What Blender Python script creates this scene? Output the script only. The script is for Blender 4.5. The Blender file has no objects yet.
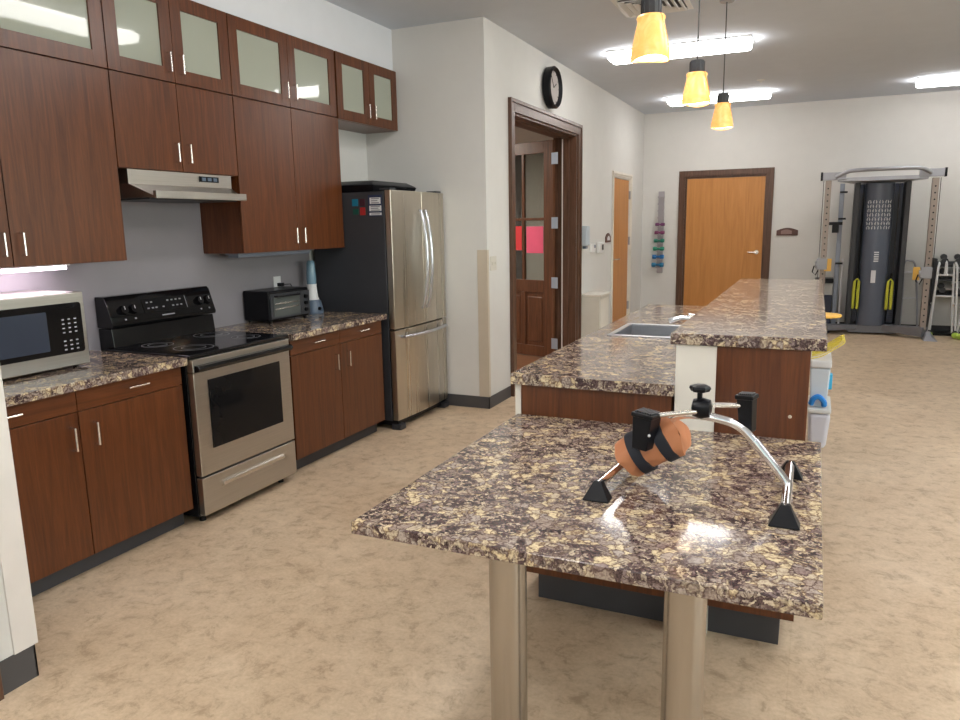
import bpy, bmesh, math, random
from mathutils import Vector, Matrix
random.seed(7)
PI = math.pi
scn = bpy.context.scene
col = scn.collection

# ------------------------------------------------------------------ materials
def new_mat(name):
    m = bpy.data.materials.new(name); m.use_nodes = True
    nt = m.node_tree; nt.nodes.clear()
    out = nt.nodes.new('ShaderNodeOutputMaterial')
    b = nt.nodes.new('ShaderNodeBsdfPrincipled')
    nt.links.new(b.outputs[0], out.inputs[0])
    return m, nt, b
def ramp(nt, fac, stops, interp='LINEAR'):
    r = nt.nodes.new('ShaderNodeValToRGB'); cr = r.color_ramp; cr.interpolation = interp
    while len(cr.elements) < len(stops): cr.elements.new(0.5)
    for e, (p, c) in zip(cr.elements, stops):
        e.position = p; e.color = (*c, 1)
    nt.links.new(fac, r.inputs[0]); return r.outputs[0]
def coords(nt, scale=(1, 1, 1), rot=(0, 0, 0)):
    tc = nt.nodes.new('ShaderNodeTexCoord'); mp = nt.nodes.new('ShaderNodeMapping')
    mp.inputs['Scale'].default_value = scale; mp.inputs['Rotation'].default_value = rot
    nt.links.new(tc.outputs['Object'], mp.inputs[0]); return mp.outputs[0]
def noise(nt, vec, scale, detail=4, rough=.55, dist=0):
    n = nt.nodes.new('ShaderNodeTexNoise'); n.inputs['Scale'].default_value = scale
    n.inputs['Detail'].default_value = detail; n.inputs['Roughness'].default_value = rough
    n.inputs['Distortion'].default_value = dist
    nt.links.new(vec, n.inputs['Vector']); return n
def bump(nt, b, h, s=.2, d=.002):
    n = nt.nodes.new('ShaderNodeBump'); n.inputs['Strength'].default_value = s
    n.inputs['Distance'].default_value = d
    nt.links.new(h, n.inputs['Height']); nt.links.new(n.outputs[0], b.inputs['Normal'])
def mixc(nt, fac, a, b, mode='MIX'):
    m = nt.nodes.new('ShaderNodeMix'); m.data_type = 'RGBA'; m.blend_type = mode
    for k, v in ((0, fac), (6, a), (7, b)):
        if isinstance(v, (int, float)): m.inputs[k].default_value = v
        elif isinstance(v, tuple): m.inputs[k].default_value = (*v, 1)
        else: nt.links.new(v, m.inputs[k])
    return m.outputs[2]

def plain(name, c, rough=.5, metal=0, spec=.5, var=.04, coat=0):
    m, nt, b = new_mat(name)
    n = noise(nt, coords(nt), 6, 3)
    lo = tuple(max(0, v * (1 - var)) for v in c); hi = tuple(min(1, v * (1 + var)) for v in c)
    nt.links.new(ramp(nt, n.outputs[0], [(.3, lo), (.7, hi)]), b.inputs['Base Color'])
    b.inputs['Roughness'].default_value = rough; b.inputs['Metallic'].default_value = metal
    b.inputs['Specular IOR Level'].default_value = spec
    b.inputs['Coat Weight'].default_value = coat; b.inputs['Coat Roughness'].default_value = .08
    return m
def wood(name, dark, mid, light, rough=.35, scale=(26, 26, 1.6), spec=.5, grain=1.0):
    m, nt, b = new_mat(name)
    v = coords(nt, scale)
    n = noise(nt, v, 1.3, 7, .6, .9)
    n2 = noise(nt, coords(nt, tuple(s * 5 for s in scale)), 1.5, 3, .6)
    c = ramp(nt, n.outputs[0], [(.28, dark), (.5, mid), (.74, light)])
    c2 = ramp(nt, n2.outputs[0], [(.35, (.72, .72, .72)), (.6, (1, 1, 1))])
    nt.links.new(mixc(nt, .55 * grain, c, c2, 'MULTIPLY'), b.inputs['Base Color'])
    b.inputs['Roughness'].default_value = rough
    b.inputs['Specular IOR Level'].default_value = spec
    return m
def brushed(name, c, rough=.3, scale=(60, 60, 1.0), metal=1.0):
    m, nt, b = new_mat(name)
    n = noise(nt, coords(nt, scale), 3, 4)
    lo = tuple(v * .88 for v in c)
    nt.links.new(ramp(nt, n.outputs[0], [(.3, lo), (.7, c)]), b.inputs['Base Color'])
    r = nt.nodes.new('ShaderNodeMapRange'); nt.links.new(n.outputs[0], r.inputs[0])
    r.inputs[3].default_value = rough * .8; r.inputs[4].default_value = rough * 1.25
    nt.links.new(r.outputs[0], b.inputs['Roughness'])
    b.inputs['Metallic'].default_value = metal
    return m
def granite_mat():
    m, nt, b = new_mat('granite')
    v = coords(nt)
    dn = noise(nt, v, 22, 4, .6)
    add = nt.nodes.new('ShaderNodeVectorMath'); add.operation = 'MULTIPLY_ADD'
    nt.links.new(dn.outputs['Color'], add.inputs[0]); add.inputs[1].default_value = (.07, .07, .07)
    nt.links.new(v, add.inputs[2])
    w = add.outputs[0]
    def voro(scale, feat):
        o = nt.nodes.new('ShaderNodeTexVoronoi'); o.feature = feat; o.inputs['Scale'].default_value = scale
        nt.links.new(w, o.inputs['Vector']); return o
    big = voro(38, 'F1'); edge = voro(38, 'DISTANCE_TO_EDGE')
    sm = voro(95, 'F1'); sme = voro(95, 'DISTANCE_TO_EDGE')
    sep = nt.nodes.new('ShaderNodeSeparateColor'); nt.links.new(big.outputs['Color'], sep.inputs[0])
    sep2 = nt.nodes.new('ShaderNodeSeparateColor'); nt.links.new(sm.outputs['Color'], sep2.inputs[0])
    chips = ramp(nt, sep.outputs[0], [(0, (.36, .28, .23)), (.2, (.56, .46, .33)), (.42, (.70, .57, .36)),
                                      (.62, (.42, .35, .30)), (.8, (.74, .60, .37)), (.93, (.28, .205, .185))], 'CONSTANT')
    small = ramp(nt, sep2.outputs[0], [(0, (.13, .082, .08)), (.3, (.42, .34, .27)), (.5, (.09, .055, .057)),
                                       (.66, (.60, .50, .37)), (.82, (.25, .185, .175))], 'CONSTANT')
    field = noise(nt, v, 11, 5, .62, .8)
    msk = ramp(nt, field.outputs[0], [(.46, (0, 0, 0)), (.54, (1, 1, 1))])
    ev = ramp(nt, edge.outputs['Distance'], [(.02, (.34, .27, .27)), (.13, (1, 1, 1))])
    se = ramp(nt, sme.outputs['Distance'], [(.03, (.35, .3, .3)), (.14, (1, 1, 1))])
    c1 = mixc(nt, 1.0, chips, ev, 'MULTIPLY')
    c2 = mixc(nt, 1.0, small, se, 'MULTIPLY')
    base = mixc(nt, msk, c2, c1)
    fine = noise(nt, v, 160, 3, .6)
    fr = ramp(nt, fine.outputs[0], [(.38, (.42, .35, .36)), (.56, (1.0, 1.0, 1.0))])
    nt.links.new(mixc(nt, .7, base, fr, 'MULTIPLY'), b.inputs['Base Color'])
    b.inputs['Roughness'].default_value = .11
    b.inputs['Specular IOR Level'].default_value = .55
    return m
def floor_mat():
    m, nt, b = new_mat('vinyl_floor')
    v = coords(nt)
    n1 = noise(nt, v, 1.7, 6, .62, .6); n2 = noise(nt, v, 12, 9, .74, .4); n3 = noise(nt, v, 70, 4, .65)
    c1 = ramp(nt, n1.outputs[0], [(.3, (.60, .45, .305)), (.55, (.69, .535, .375)), (.75, (.76, .61, .45))])
    c2 = ramp(nt, n2.outputs[0], [(.36, (.60, .55, .50)), (.47, (.88, .86, .84)), (.60, (1.0, 1.0, 1.0))])
    c3 = ramp(nt, n3.outputs[0], [(.3, (.86, .84, .82)), (.6, (1, 1, 1))])
    c = mixc(nt, .85, c1, c2, 'MULTIPLY'); c = mixc(nt, .8, c, c3, 'MULTIPLY')
    br = nt.nodes.new('ShaderNodeTexBrick'); br.offset = 0; br.inputs['Scale'].default_value = 1
    br.inputs['Brick Width'].default_value = .914; br.inputs['Row Height'].default_value = .914
    br.inputs['Mortar Size'].default_value = .0025; br.inputs['Mortar Smooth'].default_value = .3
    nt.links.new(v, br.inputs['Vector'])
    seam = ramp(nt, br.outputs['Fac'], [(0, (1, 1, 1)), (1, (.95, .94, .93))])
    nt.links.new(mixc(nt, 1.0, c, seam, 'MULTIPLY'), b.inputs['Base Color'])
    b.inputs['Roughness'].default_value = .42; b.inputs['Specular IOR Level'].default_value = .35
    return m
def emit(name, c, s):
    m, nt, b = new_mat(name)
    b.inputs['Base Color'].default_value = (*c, 1)
    b.inputs['Emission Color'].default_value = (*c, 1); b.inputs['Emission Strength'].default_value = s
    return m
def glass(name, tint=(.95, .97, .95), rough=.0, alpha=.82):
    """thin pane: mostly transparent with a mirror-like coat"""
    m = bpy.data.materials.new(name); m.use_nodes = True; nt = m.node_tree; nt.nodes.clear()
    out = nt.nodes.new('ShaderNodeOutputMaterial'); mx = nt.nodes.new('ShaderNodeMixShader')
    t = nt.nodes.new('ShaderNodeBsdfTransparent'); g = nt.nodes.new('ShaderNodeBsdfGlossy')
    t.inputs[0].default_value = (*tint, 1); g.inputs['Roughness'].default_value = max(rough, .01)
    fr = nt.nodes.new('ShaderNodeFresnel'); fr.inputs[0].default_value = 1.52
    mr = nt.nodes.new('ShaderNodeMapRange'); nt.links.new(fr.outputs[0], mr.inputs[0])
    mr.inputs[3].default_value = 1 - alpha; mr.inputs[4].default_value = 1
    nt.links.new(mr.outputs[0], mx.inputs[0]); nt.links.new(t.outputs[0], mx.inputs[1]); nt.links.new(g.outputs[0], mx.inputs[2])
    nt.links.new(mx.outputs[0], out.inputs[0]); return m
def amber_mat():
    m, nt, b = new_mat('amber_glass')
    v = coords(nt)
    n = noise(nt, v, 14, 4, .6, 2.2)
    c = ramp(nt, n.outputs[0], [(.3, (.95, .44, .11)), (.5, (.97, .51, .155)), (.72, (1, .58, .21))])
    w = nt.nodes.new('ShaderNodeTexWave'); w.inputs['Scale'].default_value = 1.6; w.inputs['Distortion'].default_value = 9
    w.inputs['Detail'].default_value = 2; w.wave_type = 'BANDS'; w.bands_direction = 'DIAGONAL'
    nt.links.new(v, w.inputs['Vector'])
    s = ramp(nt, w.outputs['Fac'], [(0, (.5, .28, .10)), (.012, (1, 1, 1))])
    c = mixc(nt, .8, c, s, 'MULTIPLY')
    nt.links.new(c, b.inputs['Base Color']); nt.links.new(c, b.inputs['Emission Color'])
    b.inputs['Emission Strength'].default_value = .42
    b.inputs['Roughness'].default_value = .25
    return m

M = {}
M['floor'] = floor_mat()
M['wall'] = plain('wall_paint', (.675, .662, .635), .75, var=.015, spec=.2)
M['wall_cool'] = plain('soffit_paint', (.755, .77, .80), .75, var=.015, spec=.2)
M['ceiling'] = plain('ceiling_paint', (.62, .665, .735), .9, var=.015, spec=.1)
M['wallshade'] = plain('wall_shade_grey', (.25, .232, .25), .55, var=.03)  # wall shade under the cabinets put into a grey colour
M['granite'] = granite_mat()
M['walnut'] = wood('walnut_laminate', (.072, .020, .006), (.115, .033, .009), (.165, .052, .016), .30)
M['walnut_y'] = wood('walnut_laminate_drawer', (.072, .020, .006), (.115, .033, .009), (.165, .052, .016), .30, scale=(26, 1.6, 26))
M['trimwood'] = wood('dark_trim_wood', (.055, .022, .010), (.10, .045, .024), (.15, .075, .045), .36)
M['doordark'] = wood('brown_door_wood', (.075, .026, .010), (.125, .046, .019), (.17, .07, .032), .35)
M['maple'] = wood('honey_door_wood', (.45, .185, .045), (.53, .228, .058), (.59, .265, .075), .4, scale=(14, 14, .8), grain=.35)
M['hallfloor'] = wood('hall_floor_wood', (.14, .06, .03), (.22, .10, .05), (.30, .15, .08), .3, scale=(2, 20, 20))
M['inner'] = plain('cabinet_interior', (.62, .63, .54), .6)
M['rubber'] = plain('cove_base_rubber', (.07, .066, .068), .5)
M['rubberdark'] = plain('dark_base_rubber', (.03, .03, .032), .6)
M['toe'] = plain('toe_kick_vinyl', (.05, .05, .056), .5)
M['pony'] = plain('pony_wall_paint', (.73, .69, .62), .6, spec=.3)
M['guard'] = plain('corner_guard_vinyl', (.56, .48, .38), .55)
M['guardlight'] = plain('light_corner_guard', (.70, .66, .62), .55)
M['steel'] = brushed('brushed_steel', (.68, .64, .58), .34)
M['steelh'] = brushed('brushed_steel_horizontal', (.56, .535, .50), .32, scale=(60, 1, 60))
M['fridge'] = brushed('fridge_stainless', (.62, .565, .48), .28, scale=(6, 6, .12))
M['leg'] = brushed('table_leg_steel', (.44, .41, .375), .24, scale=(8, 8, .5))
M['chrome'] = plain('chrome', (.86, .86, .88), .08, 1, var=.01)
M['nickel'] = plain('satin_nickel', (.80, .76, .71), .24, 1, var=.02)
M['satin'] = plain('satin_bluish_steel', (.60, .61, .66), .22, .9, var=.01)
M['sink'] = brushed('sink_steel', (.60, .61, .64), .3, scale=(3, 40, 40))
M['silver'] = plain('silver_paint', (.36, .36, .39), .38, .4)
M['postmetal'] = plain('post_metal', (.33, .275, .24), .45, .4)
M['black'] = plain('black_plastic', (.005, .005, .007), .34, spec=.22)
M['blackgloss'] = plain('black_enamel', (.005, .005, .006), .10, spec=.4)
M['cooktop'] = plain('black_ceramic_glass', (.006, .006, .008), .05)
M['smoked'] = plain('smoked_oven_glass', (.008, .008, .009), .08, spec=.2)
M['charcoal'] = plain('charcoal_paint', (.035, .036, .042), .45)
M['ovenglass'] = plain('toaster_glass', (.09, .10, .095), .1)
M['white'] = plain('white_plastic', (.72, .72, .72), .4)
M['offwhite'] = plain('beige_plastic', (.60, .57, .50), .5)
M['label'] = plain('white_print', (.70, .70, .72), .5)
M['greyprint'] = plain('grey_print', (.24, .24, .26), .5)
M['glass'] = glass('cabinet_glass', (.93, .95, .90), alpha=.88)
def frosted():
    m, nt, b = new_mat('frosted_pane')
    b.inputs['Base Color'].default_value = (.50, .52, .44, 1)
    b.inputs['Roughness'].default_value = .04; b.inputs['Specular IOR Level'].default_value = .6
    out = [n for n in nt.nodes if n.type == 'OUTPUT_MATERIAL'][0]
    t = nt.nodes.new('ShaderNodeBsdfTransparent'); t.inputs[0].default_value = (.9, .95, .88, 1)
    mx = nt.nodes.new('ShaderNodeMixShader'); mx.inputs[0].default_value = .72
    nt.links.new(t.outputs[0], mx.inputs[1]); nt.links.new(b.outputs[0], mx.inputs[2]); nt.links.new(mx.outputs[0], out.inputs[0])
    return m
M['frosted'] = frosted()
M['doorglass'] = glass('door_glass', (.80, .85, .82), alpha=.85)
M['bluegrey'] = plain('blue_grey_plastic', (.11, .15, .21), .35)
M['jar'] = plain('blue_clear_jar', (.17, .28, .36), .12)
M['shroud'] = plain('slate_blue_shroud', (.095, .11, .15), .3)
M['navy'] = plain('navy_stack', (.018, .024, .05), .35)
M['yellow'] = plain('yellow_strap', (.50, .50, .04), .6)
M['yellowcord'] = plain('yellow_cord', (.80, .66, .10), .5)
M['orangeyellow'] = plain('orange_yellow_foam', (.85, .50, .10), .6)
M['pink'] = plain('pink_paper', (.86, .12, .24), .7)
M['red'] = plain('red_paper', (.68, .035, .045), .7)
M['pinkfoam'] = plain('pink_foam', (.82, .22, .24), .7)
M['tennis'] = plain('tennis_ball_felt', (.48, .66, .10), .9)
M['orangepad'] = plain('tan_orange_vinyl', (.52, .205, .095), .42)
M['strapblack'] = plain('black_webbing', (.010, .012, .02), .6)
M['blue'] = plain('blue_latch', (.02, .24, .72), .4)
M['cyan'] = plain('cyan_clip', (.05, .45, .75), .4)
M['tote'] = plain('frosted_plastic', (.66, .73, .80), .3)
M['amber'] = amber_mat()
M['tube'] = emit('fluorescent_diffuser', (1.0, .98, .955), 10.6)
M['bulb'] = emit('lamp_bulb', (1.0, .86, .62), 7.0)
M['ucl'] = emit('undercabinet_diffuser', (1.0, .84, .96), 10.0)
M['uclo'] = plain('unlit_strip_diffuser', (.22, .24, .30), .4)
M['fixture'] = plain('white_fixture_metal', (.75, .75, .75), .4)
M['clockface'] = plain('clock_face', (.34, .30, .28), .5)
M['sky'] = emit('daylight_sky', (.85, .93, 1.0), 5.0)
M['purple'] = plain('purple_dumbbell', (.16, .035, .13), .4)
M['plum'] = plain('plum_dumbbell', (.20, .03, .11), .4)
M['green'] = plain('green_dumbbell', (.01, .20, .13), .4)
M['teal'] = plain('teal_dumbbell', (.01, .26, .16), .4)
M['bluedb'] = plain('blue_dumbbell', (.01, .15, .42), .4)
M['azuredb'] = plain('azure_dumbbell', (.01, .18, .36), .4)
M['plaque'] = plain('brown_plaque', (.09, .035, .025), .5)
M['plaquein'] = plain('plaque_insert', (.26, .16, .14), .5)
M['hinge'] = plain('hinge_steel', (.42, .50, .62), .3, .6)

# ------------------------------------------------------------------ mesh builder
class MB:
    def __init__(s): s.bm = bmesh.new()
    def hexa(s, p):
        v = [s.bm.verts.new(q) for q in p]
        for f in ((0,3,2,1), (4,5,6,7), (0,1,5,4), (1,2,6,5), (2,3,7,6), (3,0,4,7)):
            s.bm.faces.new([v[i] for i in f])
        return s
    def box(s, x0, x1, y0, y1, z0, z1):
        x0, x1 = sorted((x0, x1)); y0, y1 = sorted((y0, y1)); z0, z1 = sorted((z0, z1))
        return s.hexa([(x0,y0,z0),(x1,y0,z0),(x1,y1,z0),(x0,y1,z0),(x0,y0,z1),(x1,y0,z1),(x1,y1,z1),(x0,y1,z1)])
    def prism(s, pts, axis, a, b):
        """2-D outline extruded along axis from a to b. Outline coords are the two other axes in xyz order."""
        def P(u, v, w):
            return {'x': (w, u, v), 'y': (u, w, v), 'z': (u, v, w)}[axis]
        A = [s.bm.verts.new(P(u, v, a)) for u, v in pts]; B = [s.bm.verts.new(P(u, v, b)) for u, v in pts]
        n = len(pts)
        s.bm.faces.new(A); s.bm.faces.new(B[::-1])
        for i in range(n): s.bm.faces.new((A[i], B[i], B[(i+1) % n], A[(i+1) % n]))
        return s
    def tube(s, pts, r, seg=10, cap=True, closed=False):
        pts = [Vector(p) for p in pts]; n = len(pts)
        rs = r if isinstance(r, (list, tuple)) else [r] * n
        rings = []; up = None
        for i, p in enumerate(pts):
            if closed: d = (pts[(i+1) % n] - pts[i-1])
            else: d = (pts[min(i+1, n-1)] - pts[max(i-1, 0)])
            d.normalize()
            if up is None:
                up = Vector((0,0,1)) if abs(d.z) < .9 else Vector((1,0,0))
            side = d.cross(up)
            if side.length < 1e-5: side = d.cross(Vector((0,1,0)))
            side.normalize(); up = side.cross(d).normalized()
            rings.append([s.bm.verts.new(p + (side * math.cos(a) + up * math.sin(a)) * rs[i]) for a in [2*PI*k/seg for k in range(seg)]])
        for i in range(n if closed else n-1):
            A, B = rings[i], rings[(i+1) % n]
            for k in range(seg): s.bm.faces.new((A[k], A[(k+1) % seg], B[(k+1) % seg], B[k]))
        if cap and not closed:
            s.bm.faces.new(rings[0][::-1]); s.bm.faces.new(rings[-1])
        return s
    def lathe(s, prof, c=(0,0,0), axis='z', seg=28, cap=True, wob=None):
        rings = []
        for j, (r, z) in enumerate(prof):
            ring = []
            for k in range(seg):
                a = 2*PI*k/seg; rr = r; zz = z
                if wob: rr, zz = wob(j, a, r, z)
                u, v = rr*math.cos(a), rr*math.sin(a)
                q = {'z': (u, v, zz), 'x': (zz, u, v), 'y': (u, zz, v)}[axis]
                ring.append(s.bm.verts.new((q[0]+c[0], q[1]+c[1], q[2]+c[2])))
            rings.append(ring)
        for A, B in zip(rings, rings[1:]):
            for k in range(seg): s.bm.faces.new((A[k], A[(k+1) % seg], B[(k+1) % seg], B[k]))
        if cap:
            s.bm.faces.new(rings[0][::-1]); s.bm.faces.new(rings[-1])
        return s
    def ball(s, c, r, sx=1, sy=1, sz=1):
        bmesh.ops.create_uvsphere(s.bm, u_segments=16, v_segments=10, radius=r, matrix=Matrix.Translation(c) @ Matrix.Diagonal((sx, sy, sz, 1)))
        return s

OFF = {}
def link(name, mb, mat, parent=None, bev=0, smooth=None, local=False):
    me = bpy.data.meshes.new(name)
    bmesh.ops.recalc_face_normals(mb.bm, faces=mb.bm.faces)
    off = OFF.get(parent.name, Vector((0,0,0))) if parent else Vector((0,0,0))
    if off.length and not local: bmesh.ops.translate(mb.bm, verts=mb.bm.verts, vec=-off)
    mb.bm.to_mesh(me); mb.bm.free()
    o = bpy.data.objects.new(name, me); col.objects.link(o)
    me.materials.append(M[mat] if isinstance(mat, str) else mat)
    if parent: o.parent = parent; OFF[o.name] = off.copy()
    if smooth is None: smooth = True
    if smooth:
        for p in me.polygons: p.use_smooth = True
        me.set_sharp_from_angle(angle=math.radians(38))
    if bev:
        b = o.modifiers.new('bevel', 'BEVEL'); b.width = bev; b.segments = 2; b.limit_method = 'ANGLE'; b.angle_limit = math.radians(50)
        b.harden_normals = True
    return o
def tag(o, label, cat, group=None, kind=None):
    if label: o['label'] = label
    if cat: o['category'] = cat
    if group: o['group'] = group
    if kind: o['kind'] = kind
    return o
def thing(name, label, cat, loc=(0,0,0), rotz=0, group=None):
    o = bpy.data.objects.new(name, None); col.objects.link(o); o.empty_display_size = .05
    o.location = loc; o.rotation_euler = (0, 0, rotz); tag(o, label, cat, group)
    OFF[o.name] = Vector(loc) if not rotz else Vector((0,0,0))
    return o
def struct(name, mb, mat, bev=0):
    o = link(name, mb, mat, None, bev); o['kind'] = 'structure'; return o
def spart(name, mb, mat, parent, bev=0):   # part of a structure element
    return link(name, mb, mat, parent, bev)
B = lambda *a: MB().box(*a)

# ------------------------------------------------------------------ room shell
XW = -3.476; XH = -2.39; YR = 5.42; YF = 11.2; HC = 3.048; XR = 5.2; YB = -3.2
struct('floor', B(XW-.1, XR+.1, YB-.1, YF+.1, -.08, 0), 'floor')
struct('ceiling', B(XW-.1, XR+.1, YB-.1, YF+.1, HC, HC+.1), 'ceiling')
struct('wall_left', B(XW-.12, XW, 1.45, YR, 0, HC), 'wall')
struct('wall_return', B(XW-.12, XH, YR, YR+.12, 0, HC), 'wall')
w = MB()
w.box(XH-.26, XH, YR+.12, 6.0, 0, HC); w.box(XH-.26, XH, 6.0, 7.85, 2.43, HC); w.box(XH-.26, XH, 7.85, 9.42, 0, HC)
w.box(XH-.26, XH, 9.42, 10.36, 2.09, HC); w.box(XH-.26, XH, 10.36, YF, 0, HC)
struct('wall_hallway', w, 'wall')
w = MB()
w.box(XH-.26, -1.78, YF, YF+.12, 0, HC); w.box(-1.78, -.665, YF, YF+.12, 2.13, HC); w.box(-.665, XR, YF, YF+.12, 0, HC)
struct('wall_far', w, 'wall')
struct('wall_foreground', B(XW-.12, -2.36, YB, 1.45, 0, HC), 'wall')
w = MB(); w.box(XR, XR+.12, YB, YF, 0, .9); w.box(XR, XR+.12, YB, YF, 2.5, HC)
ys = [YB, -1.6, .4, 1.4, 3.4, 4.4, 6.4, 7.4, 9.4, YF]
for a, b in ((ys[0], ys[1]), (ys[2], ys[3]), (ys[4], ys[5]), (ys[6], ys[7]), (ys[8], ys[9])): w.box(XR, XR+.12, a, b, .9, 2.5)
struct('wall_right', w, 'wall')
w = MB(); w.box(-2.36, XR, YB-.12, YB, 0, .9); w.box(-2.36, XR, YB-.12, YB, 2.5, HC)
for a, b in ((-2.36, -1.4), (.6, 1.6), (3.6, XR)): w.box(a, b, YB-.12, YB, .9, 2.5)
struct('wall_back', w, 'wall')
for i, (a, b) in enumerate(((-1.6, .4), (1.4, 3.4), (4.4, 6.4), (7.4, 9.4)), 1):  # right wall openings out of view, added to supply the room's light
    f = MB()
    for q in ((a, a+.06, .9, 2.5), (b-.06, b, .9, 2.5), (a+.06, b-.06, .9, .96), (a+.06, b-.06, 2.44, 2.5), ((a+b)/2-.03, (a+b)/2+.03, .96, 2.44)):
        f.box(XR+.03, XR+.09, *q)
    f = struct('added_window_%d' % i, f, 'white'); spart('pane', B(XR+.055, XR+.06, a+.06, b-.06, .96, 2.44), 'glass', f)
for i, (a, b) in enumerate(((-1.4, .6), (1.6, 3.6)), 5):  # back wall openings, also unseen and added for light
    f = MB()
    for q in ((a, a+.06, .9, 2.5), (b-.06, b, .9, 2.5), (a+.06, b-.06, .9, .96), (a+.06, b-.06, 2.44, 2.5)):
        f.box(q[0], q[1], YB-.09, YB-.03, q[2], q[3])
    f = struct('added_window_%d' % i, f, 'white'); spart('pane', B(a+.06, b-.06, YB-.06, YB-.055, .96, 2.44), 'glass', f)

# soffit over the cabinets
struct('trim_soffit', B(XW, -3.195, 1.45, YR, 2.725, HC), 'wall_cool')
# thin grey panel painting in the shade on the wall under the cabinets
struct('trim_wall_shade_panel', MB().box(XW, XW+.004, 1.45, 4.56, .87, 1.354).box(XW, XW+.004, 2.667, 3.501, 1.354, 1.80), 'wallshade')

# baseboards (rubber cove)
def cove(name, mb, mat='rubber'): return struct(name, mb, mat)
cove('baseboard_return', B(-2.80, XH+.006, YR-.006, YR, 0, .1))
cove('baseboard_hallway', MB().box(XH, XH+.006, YR-.006, 5.885, 0, .1).box(XH, XH+.006, 8.44, 9.36, 0, .1).box(XH, XH+.006, 10.42, YF, 0, .1))
cove('baseboard_far', MB().box(XH, -1.865, YF-.006, YF, 0, .1).box(-.575, XR, YF-.006, YF, 0, .1), 'rubberdark')
cove('baseboard_foreground', MB().box(-2.36, -2.354, 1.335, 1.456, 0, .118).box(-2.9, -2.354, 1.45, 1.456, 0, .118))
# corner guards
struct('trim_corner_guard', MB().box(-2.475, XH+.004, YR-.004, YR, .1, 1.305).box(XH, XH+.004, YR, YR+.03, .1, 1.305), 'guard', .001)
struct('trim_foreground_guard', MB().box(-2.36, -2.352, 1.385, 1.468, .118, HC).box(-2.44, -2.36, 1.45, 1.468, .118, HC), 'guardlight', .001)
struct('trim_foreground_casing', B(-2.36, -2.335, 1.20, 1.325, 0, 2.2), 'trimwood', .003)

# ---- double doorway with an open french leaf
def casing_x(name, x, y0, y1, zt, wd, mat, depth=.02, back=None):
    m = MB()
    for (a, b, c, d) in ((y0-wd, y0, 0, zt+wd), (y1, y1+wd, 0, zt+wd), (y0, y1, zt, zt+wd)): m.box(x, x+depth, a, b, c, d)
    # raised outer bead
    for (a, b, c, d) in ((y0-wd, y0-wd+.03, 0, zt+wd), (y1+wd-.03, y1+wd, 0, zt+wd), (y0-wd+.03, y1+wd-.03, zt+wd-.03, zt+wd)): m.box(x+depth, x+depth+.012, a, b, c, d)
    if back is not None:
        for (a, b, c, d) in ((y0, y0+.02, 0, zt), (y1-.02, y1, 0, zt), (y0+.02, y1-.02, zt-.02, zt)): m.box(x-back, x, a, b, c, d)
        for (a, b, c, d) in ((y0+.02, y0+.035, 0, zt-.02), (y1-.035, y1-.02, 0, zt-.02), (y0+.035, y1-.035, zt-.035, zt-.02)): m.box(x-back*.55, x-back*.3, a, b, c, d)
    return struct(name, m, mat, .002)
casing_x('trim_doorway', XH, 6.0, 7.85, 2.43, .105, 'trimwood', back=.26)
struct('trim_weather_strip', B(XH-.155, XH-.145, 7.805, 7.815, 0, 2.39), 'guardlight')

# leaf in local frame: hinge at origin, leaf along +x, thickness along y, rotated about z
LEAF = Matrix.Translation((XH-.225, 7.79, .01)) @ Matrix.Rotation(math.radians(160), 4, 'Z')
def french_leaf():
    W, H, T = .86, 2.375, .045
    r = thing('door_1', 'open dark wood french door with glass panes and coloured papers', None, (XH-.225, 7.79, .01), math.radians(160))
    r['kind'] = 'structure'
    m = MB(); st = .125
    m.box(0, st, 0, T, 0, H); m.box(W-st, W, 0, T, 0, H)
    m.box(st, W-st, 0, T, 0, .12); m.box(st, W-st, 0, T, .73, .87); m.box(st, W-st, 0, T, 2.25, H)
    link('frame', m, 'doordark', r, .003, local=True)
    p = MB().box(st, W-st, .014, T-.014, .12, .73).box(W/2-.03, W/2+.03, 0, T, .12, .73)
    link('lower_panel', p, 'doordark', r, .004, local=True)
    for a, b in ((st+.035, W/2-.06), (W/2+.06, W-st-.035)): link('raised_field', B(a, b, .006, T-.006, .17, .68), 'doordark', r, .008, local=True)
    g = MB().box(W/2-.015, W/2+.015, .004, T-.004, .87, 2.25).box(st, W-st, .004, T-.004, 1.53, 1.56)
    link('muntin', g, 'doordark', r, .002, local=True)
    link('glass_pane', B(st, W-st, T/2-.002, T/2+.002, .87, 2.25), 'doorglass', r, local=True)
    for z in (.17, .85, 1.50, 2.18): link('hinge', B(-.075, .012, T+.001, T+.005, z-.06, z+.06), 'hinge', r, .001, local=True)
    return r
leaf = french_leaf()
def on_leaf(name, label, x0, x1, z0, z1, mat, y):
    o = link(name, B(x0, x1, y-.0005, y+.0005, z0, z1), mat, None)
    o.matrix_world = LEAF
    return tag(o, label, 'paper')
on_leaf('paper_sheet', 'pink sheet of paper taped on the open door glass', .145, .39, 1.17, 1.465, 'pink', .0275)
on_leaf('paper_sheet', 'red sheet of paper taped on the open door glass, beside the casing', .46, .66, 1.20, 1.47, 'red', .0275)

# hall beyond the doorway
struct('floor_hall', B(-6.5, XH-.26, 5.54, 11.0, -.08, .001), 'hallfloor')
struct('ceiling_hall', B(-6.5, XH-.26, 5.54, 11.0, 2.62, 2.72), 'wall')
struct('wall_hall_side', B(-6.62, -6.5, 5.54, 11.0, 0, 2.62), 'wall')
struct('wall_hall_end', B(-6.5, XH-.26, 10.9, 11.0, 0, 2.62), 'wall')
struct('wall_hall_near', B(-6.5, XW-.12, 5.42, 5.54, 0, 2.62), 'wall')

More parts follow.
